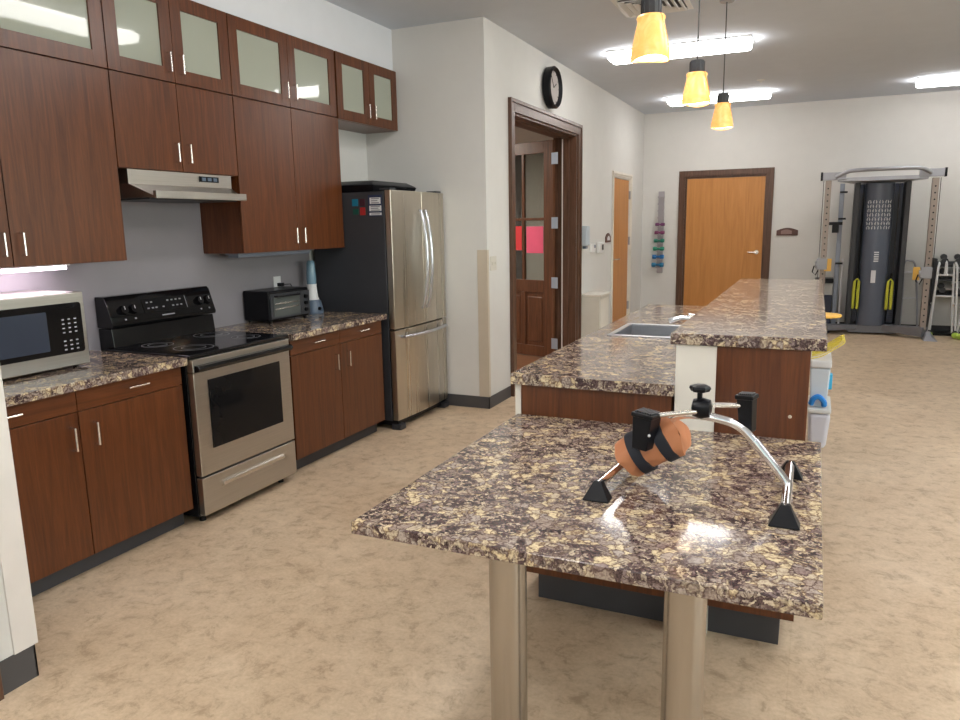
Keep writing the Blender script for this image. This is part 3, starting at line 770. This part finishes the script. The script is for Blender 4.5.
pd = link('pedal', m_, 'black', t, .003); link('tread_ribs', g2, 'charcoal', pd)
link('pedal_bolt', MB().lathe([(.004, 0), (.003, -.002)], (-.372, yc-.0895, .945), 'y', 10), 'label', pd)
# folded vinyl pad strapped round the rear of the frame
A = Vector((-.452, yc, .846)); Bv = Vector((-.308, yc, .938))
axis = (Bv-A).normalized(); up = Vector((0, 0, 1)); side = axis.cross(up).normalized(); up2 = side.cross(axis)
def roll(mb, u0, u1, ra, rb, n=14, fold=0, seg=40):
    rings = []
    for i in range(n+1):
        u = u0+(u1-u0)*i/n; c = A.lerp(Bv, u)
        ring = []
        for k in range(seg):
            a = 2*PI*k/seg
            wv = 1+fold*(.055*math.sin(3*a+u*5)+.04*math.sin(7*a-u*9)+.018*math.sin(13*a+u*17))
            e = 0
            if fold:
                endf = max(0, (.16-u)/.16)+max(0, (u-.86)/.14); wv *= 1+.04*math.sin(5*a)*endf
                e = .03*math.sin(2*a+1.0)*(.45 if u > .9 else (-.2 if u < .1 else 0))
            ring.append(mb.bm.verts.new(c+axis*e+side*(ra*wv*math.cos(a))+up2*(rb*wv*math.sin(a))))
        rings.append(ring)
    for P_, Q in zip(rings, rings[1:]):
        for k in range(seg): mb.bm.faces.new((P_[k], P_[(k+1) % seg], Q[(k+1) % seg], Q[k]))
    mb.bm.faces.new(rings[0][::-1]); mb.bm.faces.new(rings[-1]); return mb
pad = link('pad', roll(MB(), 0, 1, .052, .057, 22, 1), 'orangepad', t)
link('strap', roll(MB(), .20, .38, .0570, .0625, 3), 'strapblack', pad)
link('strap', roll(MB(), .66, .84, .0570, .0625, 3), 'strapblack', pad)

# ------------------------------------------------------------------ pendant lamps
def pendant(x, y, label, first=None):
    t = thing('pendant_lamp', label, 'lamp', (x, y, HC), 0, 'amber pendant lamps over the island')
    zs = 2.343; zb = 2.170
    link('canopy', MB().lathe([(.048, HC-.014), (.052, HC-.008), (.052, HC)], (x, y, 0)), 'silver', t)
    link('cord', MB().tube([(x, y, HC-.014), (x, y, zs+.07)], .0038, 8), 'charcoal', t)
    s = MB().lathe([(.036, zs-.008), (.041, zs+.003), (.041, zs+.062), (.036, zs+.068), (.012, zs+.071)], (x, y, 0), seg=24)
    for k in range(12):
        a = 2*PI*k/12; s.tube([(x+.041*math.cos(a), y+.041*math.sin(a), zs+.004), (x+.041*math.cos(a), y+.041*math.sin(a), zs+.06)], .003, 6)
    link('socket', s, 'charcoal', t)
    ph = random.random()*6
    def wob(j, a, r, z):
        return (r*(1+.02*math.sin(2*a+ph)), z+(.006*math.sin(2*a+ph*2) if z < zb+.02 else 0))
    prof = [(.040, zs-.004), (.054, zs), (.059, zs-.009), (.055, zs-.022), (.057, zs-.035), (.066, zs-.075), (.075, zs-.12), (.080, zs-.155), (.079, zb), (.075, zb), (.076, zs-.155), (.071, zs-.12), (.062, zs-.075), (.053, zs-.035), (.050, zs-.02)]
    sh = link('lamp_shade', MB().lathe(prof, (x, y, 0), seg=32, cap=False, wob=wob), 'amber', t)
    link('bulb', MB().ball((x, y, zb+.060), .026), 'bulb', t)
    link('diffuser_disc', MB().lathe([(.073, zb+.010), (.073, zb+.013)], (x, y, 0), seg=28), 'bulb', t)
    return t
pendant(-.68, 3.27, 'amber glass pendant lamp, largest and closest, in front of the near ceiling light')
pendant(-.685, 4.60, 'amber glass pendant lamp, second of three, hanging in the middle')
pendant(-.68, 5.85, 'amber glass pendant lamp, smallest and furthest, in front of the far wall')

# ------------------------------------------------------------------ ceiling fixtures
def fixture(x0, x1, y0, y1, label):
    t = thing('ceiling_light', label, 'light', ((x0+x1)/2, (y0+y1)/2, HC), 0, 'fluorescent ceiling lights')
    link('housing', B(x0, x1, y0, y1, HC-.012, HC), 'fixture', t, .003)
    link('diffuser', B(x0+.01, x1-.01, y0+.015, y1-.015, HC-.082, HC-.013), 'tube', t, .03)
fixture(-1.86, -.60, 6.98, 7.26, 'long glowing ceiling light behind the closest pendant lamp')
fixture(-1.84, -.60, 9.86, 10.14, 'long glowing ceiling light near the far wall, behind the farthest pendants')
fixture(.93, 2.19, 9.96, 10.24, 'glowing ceiling light above the exercise machine and walkers')
fixture(-1.36, -1.10, 3.20, 4.56, 'ceiling light mirrored in the cabinet glass beside the kitchen aisle')
fixture(.40, 1.66, 4.6, 4.88, 'unseen ceiling fill light added over the open floor beside the bar')  # this and the fixtures below are unseen, added to brighten the room
fixture(.40, 1.66, 1.9, 2.18, 'unseen ceiling fill light added over the open floor beside the granite table')
fixture(-.10, 1.16, 3.3, 3.58, 'unseen ceiling fill light added above the near end of the raised bar counter')
fixture(-1.5, -.24, -.5, -.22, 'unseen ceiling fill light added near the foreground wall and dark casing')
fixture(3.0, 4.26, 2.4, 2.68, 'unseen ceiling fill light added near the added windows of the open floor')
fixture(.40, 1.66, -.6, -.32, 'unseen ceiling fill light added on the open floor side at the near end of the room')
fixture(-1.7, -.44, -1.7, -1.42, 'unseen ceiling fill light added at the back of the room near the foreground wall')
fixture(-1.28, -1.02, .35, 1.61, 'unseen ceiling fill light added near the foreground wall end, above the floor')

# ceiling diffuser (air vent)
t = thing('air_vent', 'square louvred air vent in the ceiling behind the closest pendant lamp', 'vent', (-1.17, 5.69, HC))
vx, vy = -1.17, 5.68
fm = MB()
def sq_ring(mb, s0, s1, z0, z1):
    """square frustum ring: outer half size s0 at z0, inner s1 at z1"""
    a = [(-1,-1),(1,-1),(1,1),(-1,1)]; th = .006
    for i in range(4):
        p, q = a[i], a[(i+1) % 4]
        mb.hexa([(vx+p[0]*s0, vy+p[1]*s0, z0), (vx+q[0]*s0, vy+q[1]*s0, z0), (vx+q[0]*s1, vy+q[1]*s1, z1), (vx+p[0]*s1, vy+p[1]*s1, z1),
                 (vx+p[0]*s0, vy+p[1]*s0, z0+th), (vx+q[0]*s0, vy+q[1]*s0, z0+th), (vx+q[0]*s1, vy+q[1]*s1, z1+th), (vx+p[0]*s1, vy+p[1]*s1, z1+th)])
sq_ring(fm, .25, .215, HC-.010, HC-.012); link('frame', fm, 'fixture', t)
lv = MB()
for k in range(4):
    s0 = .208-k*.045; sq_ring(lv, s0, s0-.030, HC-.026, HC-.012)
link('louvres', lv, 'fixture', t)
link('backing', B(vx-.21, vx+.21, vy-.21, vy+.21, HC-.004, HC-.001), 'charcoal', t)
tag(link('sprinkler_head', MB().lathe([(.045, HC-.001), (.045, HC-.006), (.02, HC-.012), (.012, HC-.03)], (-.67, 9.2, 0)), 'fixture'), 'small round sprinkler head on the ceiling near the far light', 'sprinkler')

# ------------------------------------------------------------------ hallway wall items
t = thing('wall_clock', 'round black wall clock above the doorway', 'clock', (XH, 6.95, 2.76))
link('case', MB().lathe([(.15, 0.0), (.185, .01), (.19, .075), (.175, .09), (.150, .058)], (XH, 6.90, 2.758), 'x', 40), 'black', t)
fc = link('face', MB().lathe([(.150, .0575), (.150, .0582)], (XH, 6.90, 2.758), 'x', 40), 'clockface', t)
hd = MB()
for a, l_, w_ in ((math.radians(60), .085, .004), (math.radians(-35), .125, .003)):
    hd.tube([(XH+.06, 6.90, 2.758), (XH+.06, 6.90+l_*math.sin(a), 2.758+l_*math.cos(a))], w_, 6)
link('hands', hd, 'black', fc)
nm = MB()
for k in range(12):
    a = k*PI/6; cy, cz = 6.90+.132*math.sin(a), 2.758+.132*math.cos(a)
    nm.tube([(XH+.0585, cy-.0*math.sin(a), cz), (XH+.0585, cy+.018*math.sin(a), cz+.018*math.cos(a))], .0035, 6)
link('hour_marks', nm, 'black', fc)

t = thing('light_switch', 'beige light switch plate beside the doorway casing', 'switch', (XH, 5.54, 1.14))
link('cover_plate', B(XH, XH+.006, 5.48, 5.60, 1.135, 1.25), 'offwhite', t, .002)
for yy in (5.515, 5.565): link('toggle', B(XH+.006, XH+.014, yy-.006, yy+.006, 1.18, 1.205), 'offwhite', t)

t = thing('soap_dispenser', 'pale sanitizer dispenser mounted on the hallway wall', 'dispenser', (XH, 8.12, 1.25))
link('housing', B(XH-.001, XH+.08, 7.99, 8.11, 1.25, 1.47), plain('dispenser_plastic', (.48, .54, .60), .4), t, .015)
link('nozzle', B(XH+.02, XH+.06, 8.01, 8.09, 1.22, 1.25), 'bluegrey', t, .004)
t = thing('wall_thermostat', 'small white control box with dark button, beside the dispenser', 'control', (XH, 8.42, 1.2))
link('housing', B(XH, XH+.035, 8.36, 8.50, 1.165, 1.27), 'white', t, .008)
link('button', B(XH+.035, XH+.04, 8.45, 8.49, 1.215, 1.25), 'bluegrey', t)
t = thing('wall_phone_box', 'small white wall box with dark screen nearer the honey door', 'control', (XH, 8.75, 1.2))
link('housing', B(XH, XH+.04, 8.66, 8.86, 1.145, 1.275), 'white', t, .012)
link('screen', B(XH+.04, XH+.043, 8.77, 8.84, 1.18, 1.245), 'black', t)
t = thing('wall_plaque', 'small dark red arched plaque beside the narrow honey door', 'sign', (XH, 9.18, 1.3))
def arch(u0, u1, v0, v1, rise, n=8):
    P = [(u0, v0), (u1, v0), (u1, v1)]
    for k in range(1, n): 
        u = 1-k/n; P.append((u0+(u1-u0)*u, v1+rise*math.sin(PI*u)))
    return P+[(u0, v1)]
link('board', MB().prism(arch(9.06, 9.30, 1.26, 1.325, .05), 'x', XH, XH+.012), 'plaque', t)
link('insert', MB().prism(arch(9.12, 9.24, 1.285, 1.315, .025), 'x', XH+.012, XH+.015), 'label', t)
# boxy ledge cabinet at the hallway wall
XB2 = XH+.23
t = thing('wall_ledge_cabinet', 'beige waist high cabinet against the hallway wall beside the doorway', 'cabinet', (-2.2, 8.6, 0))
link('body', B(XH+.002, XB2, 7.99, 8.40, 0, .69), 'offwhite', t, .004)
link('top', B(XH+.002, XB2+.02, 7.985, 8.42, .691, .715), 'pony', t, .008)
link('front_panel', B(XB2, XB2+.006, 8.03, 8.36, .06, .66), 'pony', t, .002)

# ------------------------------------------------------------------ far wall items
t = thing('room_sign', 'brown arched room sign on the far wall beside the honey door', 'sign', (-.37, YF, 1.3))
link('board', MB().prism(arch(-.512, -.236, 1.285, 1.355, .035, 12), 'y', YF-.014, YF), 'plaque', t)
link('insert', MB().prism(arch(-.455, -.315, 1.305, 1.348, .02, 8), 'y', YF-.017, YF-.014), 'plaquein', t)

t = thing('dumbbell_rack', 'grey vertical dumbbell rack on the far wall beside the door', 'rack', (-2.14, YF, .75))
rk = MB().box(-2.155, -2.07, YF-.02, YF+.001, .75, 1.94)
for z in (1.86, 1.76, 1.66, 1.56): rk.box(-2.155, -2.07, YF-.06, YF-.02, z-.012, z+.012)
for i in range(6):
    z = 1.465-.118*i; rk.box(-2.14, -2.08, YF-.13, YF-.02, z-.05, z-.035)
link('backboard', rk, plain('rack_grey', (.40, .37, .39), .5, .1), t)
for nm_, i, mt in (('purple', 0, 'purple'), ('plum', 1, 'plum'), ('green', 2, 'green'), ('teal', 3, 'teal'), ('blue', 4, 'bluedb'), ('dark azure', 5, 'azuredb')):
    z = 1.465-.118*i; hw = .068+.004*i; r_ = .026+.002*i
    order = ('topmost of the six', 'second from top', 'third from top', 'fourth from top', 'fifth from top', 'lowest of the six')[i]
    tt = thing('dumbbell', '%s dumbbell on the grey wall rack, %s' % (nm_, order), 'dumbbell', (-2.11, YF-.08, z), 0, 'dumbbells on the wall rack')
    cx = -2.11-.004*i
    link('handle', MB().tube([(cx-hw*.6, YF-.08, z), (cx+hw*.6, YF-.08, z)], r_*.5, 10), mt, tt)
    for sg in (-1, 1): link('weight_head', MB().lathe([(r_*.8, -.028), (r_, -.02), (r_, .02), (r_*.8, .028)], (cx+sg*(hw-.028), YF-.08, z), 'x', 6), mt, tt)

# ------------------------------------------------------------------ cable machine
t = thing('cable_machine', 'tall dual cable exercise machine against the far wall', 'exercise machine', (.7, 10.7, 0))
def post(x, z0, z1, y=10.6):
    p = link('upright_post', B(x-.035, x+.035, y-.04, y+.04, z0, z1), 'postmetal', t, .004)
    hl = MB()
    for k in range(22):
        z = z0+.1+k*(z1-z0-.2)/21; hl.lathe([(.010, 0), (.010, -.002)], (x, y-.0402, z), 'y', 8)
    link('adjustment_holes', hl, 'black', p)
    link('cable', MB().tube([(x+(.055 if x > .6 else -.055), y, z0+.3), (x+(.055 if x > .6 else -.055), y, z1)], .004, 6), 'black', p)
post(.10, .16, 1.98); post(1.275, .12, 1.97)
# top crossbar
link('crossbar', MB().box(.03, .30, 10.57, 10.64, 1.985, 2.08).box(1.10, 1.36, 10.57, 10.64, 1.985, 2.08).hexa(
    [(.2, 10.58, 1.96), (1.2, 10.58, 1.96), (1.0, 10.95, 1.94), (.42, 10.95, 1.94), (.2, 10.58, 2.01), (1.2, 10.58, 2.01), (1.0, 10.95, 1.99), (.42, 10.95, 1.99)]), 'silver', t, .006)
link('end_cap', MB().box(.005, .03, 10.565, 10.645, 1.98, 2.085), 'black', t)
link('end_cap', B(1.36, 1.385, 10.565, 10.645, 1.98, 2.085), 'black', t)
link('pull_up_bar', MB().tube(smooth_path([(.18, 10.56, 2.02), (.27, 10.52, 2.06), (.36, 10.47, 2.085), (.60, 10.44, 2.09), (.85, 10.44, 2.09), (1.06, 10.47, 2.09), (1.15, 10.52, 2.07), (1.22, 10.56, 2.03)]), .024, 12), 'silver', t)
# tower
for x0_, x1_ in ((.415, .475), (.985, 1.045)):
    link('tower_side', B(x0_, x1_, 10.78, 11.12, .10, 1.95), 'charcoal', t, .01)
link('tower_back', B(.475, .985, 11.09, 11.11, .12, 1.94), 'navy', t)
for xc_, nm2 in ((.525, 0), (.93, 1)):
    ws = MB()
    for k in range(16): ws.box(xc_-.035, xc_+.035, 10.90, 11.04, .16+k*.026, .184+k*.026)
    link('weight_stack', ws, 'navy', t)
    link('guide_rod', MB().tube([(xc_, 10.97, .15), (xc_, 10.97, 1.94)], .006, 8), 'nickel', t)
sh = MB()
P = []
for k in range(11):
    a = PI*k/10; P.append((.705-.165*math.cos(a), 10.86-.11*math.sin(a)))
P += [(.87, 11.0), (.54, 11.0)]
shroud = link('shroud', MB().prism(P, 'z', .12, 1.94), 'shroud', t, .004)
ch = MB()
for r_ in range(7):
    for c_ in range(9):
        a = math.radians(42+c_*12); x = .705-.168*math.cos(a); y = 10.86-.113*math.sin(a); z = 1.36+r_*.054
        ch.tube([(x, y, z), (x, y, z+.026)], .0045, 5); ch.tube([(x, y, z+.026), (x+.008*(-1)**(c_+r_), y, z+.040)], .004, 5)
        ch.tube([(x-.008, y, z+.018), (x+.008, y, z+.016)], .003, 5)
link('exercise_chart', ch, 'label', shroud)
lb = MB()
for k in range(5): lb.box(.685+.002*(k % 2), .74, 10.742, 10.746, .95+k*.028, .965+k*.028)
lb.box(.668, .722, 10.742, 10.746, .68, .84)
link('side_lettering', lb, 'label', shroud)
# base
bs = MB()
bs.hexa([(.10, 10.56, .05), (.62, 10.84, .06), (.62, 10.94, .06), (.06, 10.66, .05), (.10, 10.56, .14), (.62, 10.84, .12), (.62, 10.94, .12), (.06, 10.66, .14)])
bs.hexa([(.78, 10.84, .06), (1.26, 10.52, .03), (1.34, 10.62, .03), (.78, 10.96, .06), (.78, 10.84, .13), (1.26, 10.52, .15), (1.34, 10.62, .15), (.78, 10.96, .13)])
bs.box(.44, 1.02, 10.8, 11.1, .02, .12)
link('base_frame', bs, plain('base_grey', (.17, .17, .19), .4, .3), t, .006)
for xx, yy in ((.06, 10.55), (1.36, 10.50)):
    link('foot', MB().hexa([(xx-.09, yy-.10, 0), (xx+.07, yy-.13, 0), (xx+.07, yy+.14, 0), (xx-.09, yy+.14, 0), (xx-.05, yy-.02, .05), (xx+.0, yy-.02, .05), (xx+.0, yy+.12, .10), (xx-.05, yy+.12, .10)]), 'silver', t, .008)
# pulley carriages
for x, z, sg in ((.075, .93, -1), (1.245, .83, -1)):
    pc = link('pulley_carriage', MB().box(x-.055, x+.07, 10.49, 10.56, z-.07, z+.07).lathe([(.045, -.012), (.045, .012)], (x-.06, 10.5, z-.01), 'x', 16), 'silver', t, .006)
    link('warning_tag', B(x+.04 if x < .5 else x-.135, x+.12 if x < .5 else x-.06, 10.50, 10.505, z-.09, z+.07), 'orangeyellow', pc)
    link('carabiner', MB().tube([(x-.08, 10.48, z-.02), (x-.10, 10.48, z-.10), (x-.06, 10.48, z-.14), (x-.03, 10.48, z-.07)], .008, 6), 'black', pc)
# yellow straps
for xx in (.515, .90):
    sp = MB()
    for dx in (-.028, .022):
        sp.tube([(xx+dx, 10.76, .70), (xx+dx-.004, 10.755, .55), (xx+dx-.002, 10.76, .34)], [.015, .019, .016], 8)
    sp.tube([(xx-.028, 10.76, .70), (xx, 10.755, .73), (xx+.022, 10.76, .70)], .010, 8)
    link('strap_handle', sp, 'yellow', t)
    link('strap_hook', MB().tube([(xx, 10.77, .71), (xx, 10.78, .80)], .012, 8), 'black', t)
link('pull_down_column', MB().box(.245, .30, 10.90, 10.96, .02, 1.95), plain('column_grey_blue', (.28, .31, .38), .4), t, .006)
link('white_guide', MB().tube([(.335, 10.92, .10), (.335, 10.92, .98)], .014, 10), 'label', t)
for z in (1.84, 1.50, .92): link('clamp', B(.245, .335, 10.86, 10.90, z-.012, z+.012), 'black', t)
link('seat_bracket', MB().box(.14, .30, 10.84, 10.90, 1.42, 1.46).box(.18, .26, 10.84, 10.90, 1.32, 1.42), 'black', t)
t = thing('storage_box', 'dark storage box with a pale box face beside the exercise machine', 'box', (.2, 11.0, 0))
link('lower_box', B(.02, .235, 10.80, 11.1, 0, .50), 'navy', t, .01)
link('upper_box', B(.02, .235, 10.82, 11.08, .505, .66), plain('pale_grey_box', (.42, .42, .40), .6), t, .01)
link('lid', B(.015, .24, 10.80, 11.1, .665, .72), 'black', t, .01)

# ------------------------------------------------------------------ walkers
def walker(x0, x1, yf, yb, top, label, mat='white', balls=True):
    t = thing('walker', label, 'walker', ((x0+x1)/2, yf, 0))
    r = .013
    for sx, xx in ((-1, x0), (1, x1)):
        d = .05*sx
        side = link('side_frame', MB().tube(smooth_path([(xx+d, yf, .05), (xx+d*.3, yf+.03, top-.12), (xx, yf+.06, top-.01), (xx, yb-.06, top), (xx-d*.1, yb-.03, top-.10), (xx+d*.8, yb, .05)]), r, 8), mat, t)
        link('grip', MB().tube([(xx, yf+.08, top), (xx, yb-.08, top+.004)], .018, 8), 'charcoal', side)
        link('side_brace', MB().tube([(xx+d*.7, yf+.015, .42), (xx+d*.7, yb-.015, .42)], r*.8, 8), mat, t)
        for yy in (yf, yb):
            if balls and yy == yf:
                link('tennis_ball', MB().ball((xx+d, yy, .040), .039), 'tennis', t)
                link('leg_tip', MB().tube([(xx+d, yy, .078), (xx+d, yy, .10)], .015, 8), 'charcoal', t)
            else: link('rubber_tip', MB().tube([(xx+d, yy, .0), (xx+d, yy, .06)], .017, 8), 'charcoal', t)
    cb = MB().tube([(x0, yb-.02, top-.15), (x1, yb-.02, top-.15)], r, 8).tube([(x0, yb, top-.42), (x1, yb, top-.42)], r, 8)
    cb.tube(smooth_path([(x0+.08, yb-.02, top-.15), ((x0+x1)/2, yb-.02, top+.02), (x1-.08, yb-.02, top-.15)]), r, 8)
    link('cross_brace', cb, mat, t)
walker(1.42, 1.60, 10.72, 10.90, .93, 'white walker with green tennis ball feet beside the machine')
walker(1.74, 2.08, 10.64, 10.90, .93, 'white walker with tennis ball feet cut by the picture edge')
# folded walker behind the post, leaning by the wall
t = thing('folded_walker', 'grey folded walker standing between the machine tower and post', 'walker', (1.12, 11.05, 0))
link('frame', MB().tube(smooth_path([(1.07, 11.06, .06), (1.07, 11.06, .60), (1.06, 11.06, .90), (1.12, 11.05, .95), (1.19, 11.06, .88), (1.24, 11.04, .45), (1.27, 11.02, .06)]), .012, 8), 'silver', t)
link('brace', MB().tube([(1.07, 11.06, .46), (1.235, 11.05, .47)], .009, 8).tube([(1.07, 11.06, .80), (1.205, 11.05, .80)], .012, 8), 'label', t)
link('rubber_tip', MB().tube([(1.07, 11.06, 0), (1.07, 11.06, .07)], .016, 8).tube([(1.27, 11.02, 0), (1.27, 11.02, .07)], .016, 8), 'charcoal', t)
# weight rack behind the walkers
t = thing('weight_rack', 'dark metal rack of hand weights behind the walkers', 'rack', (1.8, 11.1, 0))
for xx in (1.40, 2.35): link('side_frame', B(xx-.02, xx+.02, 10.95, 11.15, 0, .98), 'charcoal', t, .004)
link('base', B(1.36, 2.39, 10.94, 11.17, 0, .03), 'black', t)
for z in (.55, .74, .92):
    link('shelf', MB().hexa([(1.42, 10.93, z-.04), (2.33, 10.93, z-.04), (2.33, 11.14, z), (1.42, 11.14, z), (1.42, 10.93, z-.02), (2.33, 10.93, z-.02), (2.33, 11.14, z+.02), (1.42, 11.14, z+.02)]), 'charcoal', t)
for zi, z in enumerate((.55, .74, .92)):
    for k in range(6):
        xx = 1.50+k*.15
        if xx > 1.95: continue
        tt = thing('hand_weight', 'dark hand weight on the rack behind the walkers', 'dumbbell', (xx, 11.02, z), 0, 'hand weights on the floor rack')
        link('handle', MB().tube([(xx, 10.97, z+.03), (xx, 11.08, z+.045)], .012, 8), 'nickel', tt)
        for yy in (10.96, 11.09): link('weight_head', MB().lathe([(.038, -.025), (.038, .025)], (xx, yy, z+.02+.045*(yy > 11)+.014), 'y', 8), 'charcoal', tt)

# ------------------------------------------------------------------ totes behind the bar
t = thing('storage_tote', 'frosted plastic tote with blue latches, upper of two beside the bar', 'storage box', (.09, 5.2, .33))
def tapered(x0, x1, y0, y1, z0, z1, k=.012):
    return MB().hexa([(x0+k, y0+k, z0), (x1-k, y0+k, z0), (x1-k, y1-k, z0), (x0+k, y1-k, z0), (x0, y0, z1), (x1, y0, z1), (x1, y1, z1), (x0, y1, z1)])
TY = 5.16
link('bin', tapered(.012, .135, TY+.02, TY+.40, .282, .545), 'tote', t, .012)
link('lid', B(.010, .140, TY+.01, TY+.41, .546, .60), 'white', t, .012)
link('latch', B(.112, .150, TY+.06, TY+.14, .40, .50), 'cyan', t, .006)
link('handle', MB().tube(smooth_path([(.03, TY+.015, .305), (.045, TY+.005, .345), (.075, TY, .36), (.105, TY+.005, .33), (.11, TY+.015, .30)]), .018, 8), 'blue', t)
t = thing('storage_tote', 'rounded clear plastic tote on the floor, lower of two beside the bar', 'storage box', (.09, 5.2, 0))
link('bin', tapered(.012, .155, TY, TY+.42, 0, .245, .02), plain('milky_plastic', (.66, .66, .74), .3), t, .03)
link('lid', B(.012, .155, TY-.005, TY+.42, .246, .281), 'white', t, .012)
t = thing('exercise_cord', 'yellow coiled exercise cord lying on the upper tote', 'cord', (.08, TY+.1, .60))
cd = MB()
for k in range(5):
    o_ = .012*k; q_ = .012*k
    cd.tube(smooth_path([(.015, TY+.03+q_, .606+o_), (.08, TY+.04+q_, .625+o_), (.150, TY+.05+q_, .672+o_*1.2), (.205-o_*.3, TY+.08, .712+o_), (.195, TY+.13, .722+o_*.5), (.12, TY+.15, .65+o_), (.02, TY+.16, .606+o_*.6)]), .0036, 6)
link('tubing', cd, 'yellowcord', t)
t = thing('foam_paddle', 'orange yellow foam paddle standing on the tote beside the bar', 'paddle', (.07, TY+.28, .60))
link('blade', MB().lathe([(.02, -.012), (.115, -.008), (.12, 0), (.115, .008), (.02, .012)], (.068, TY+.28, .862), 'z', 28), 'orangeyellow', t)
link('grip', MB().tube([(.05, TY+.28, .60), (.05, TY+.28, .855)], .014, 8), 'black', t)
tag(link('foam_roll', MB().lathe([(.030, .599), (.035, .61), (.035, .82), (.030, .83)], (.055, TY+.36, .001), seg=20), 'pinkfoam'), 'pink foam roll standing on the tote beside the bar', 'foam roll')

# ------------------------------------------------------------------ lights
def area(name, loc, rot, sx, sy, power, c):
    l = bpy.data.lights.new(name, 'AREA'); l.shape = 'RECTANGLE'; l.size = sx; l.size_y = sy; l.energy = power; l.color = c
    o = bpy.data.objects.new(name, l); col.objects.link(o); o.location = loc; o.rotation_euler = rot; return o
for (a, b), pw in zip(((-1.6, .4), (1.4, 3.4), (4.4, 6.4), (7.4, 9.4)), (110, 95, 40, 15)):  # fill lamps placed outside the added right wall openings
    area('daylight_fill', (XR+.2, (a+b)/2, 1.7), (0, PI/2, 0), 1.5, 1.9, pw, (.88, .94, 1.0))
for a in (-.4, 2.6): area('daylight_fill', (a, YB-.2, 1.7), (-PI/2, 0, 0), 1.9, 1.5, 45, (.90, .95, 1.0))  # same added fill behind the back wall openings
area('hall_light', (-4.6, 7.4, 2.6), (0, 0, 0), .6, .6, 45, (1, .9, .78))

world = bpy.data.worlds.new('world'); scn.world = world; world.use_nodes = True
wn = world.node_tree; bgn = wn.nodes['Background']
sk = wn.nodes.new('ShaderNodeTexSky'); sk.sky_type = 'NISHITA'; sk.sun_disc = False; sk.sun_elevation = math.radians(35)
wn.links.new(sk.outputs[0], bgn.inputs[0]); bgn.inputs[1].default_value = .25

# ------------------------------------------------------------------ camera
cam = bpy.data.cameras.new('camera'); co = bpy.data.objects.new('camera', cam); col.objects.link(co)
cam.sensor_width = 36; cam.lens = 36*734.7/960; cam.clip_start = .05
pi_, ro, ya = -.181519, -.0175236, -.427189
Fw = Vector((math.sin(ya)*math.cos(pi_), math.cos(ya)*math.cos(pi_), math.sin(pi_)))
r0 = Vector((math.cos(ya), -math.sin(ya), 0)); u0 = r0.cross(Fw)
r1 = math.cos(ro)*r0+math.sin(ro)*u0; u1 = -math.sin(ro)*r0+math.cos(ro)*u0
mt = Matrix((r1, u1, -Fw)).transposed().to_4x4(); mt.translation = (0, 0, 1.5)
co.matrix_world = mt
scn.camera = co
scn.view_settings.view_transform = 'Standard'; scn.view_settings.look = 'None'
scn.view_settings.gamma = 1; scn.view_settings.use_curve_mapping = False
scn.view_settings.exposure = 0.62
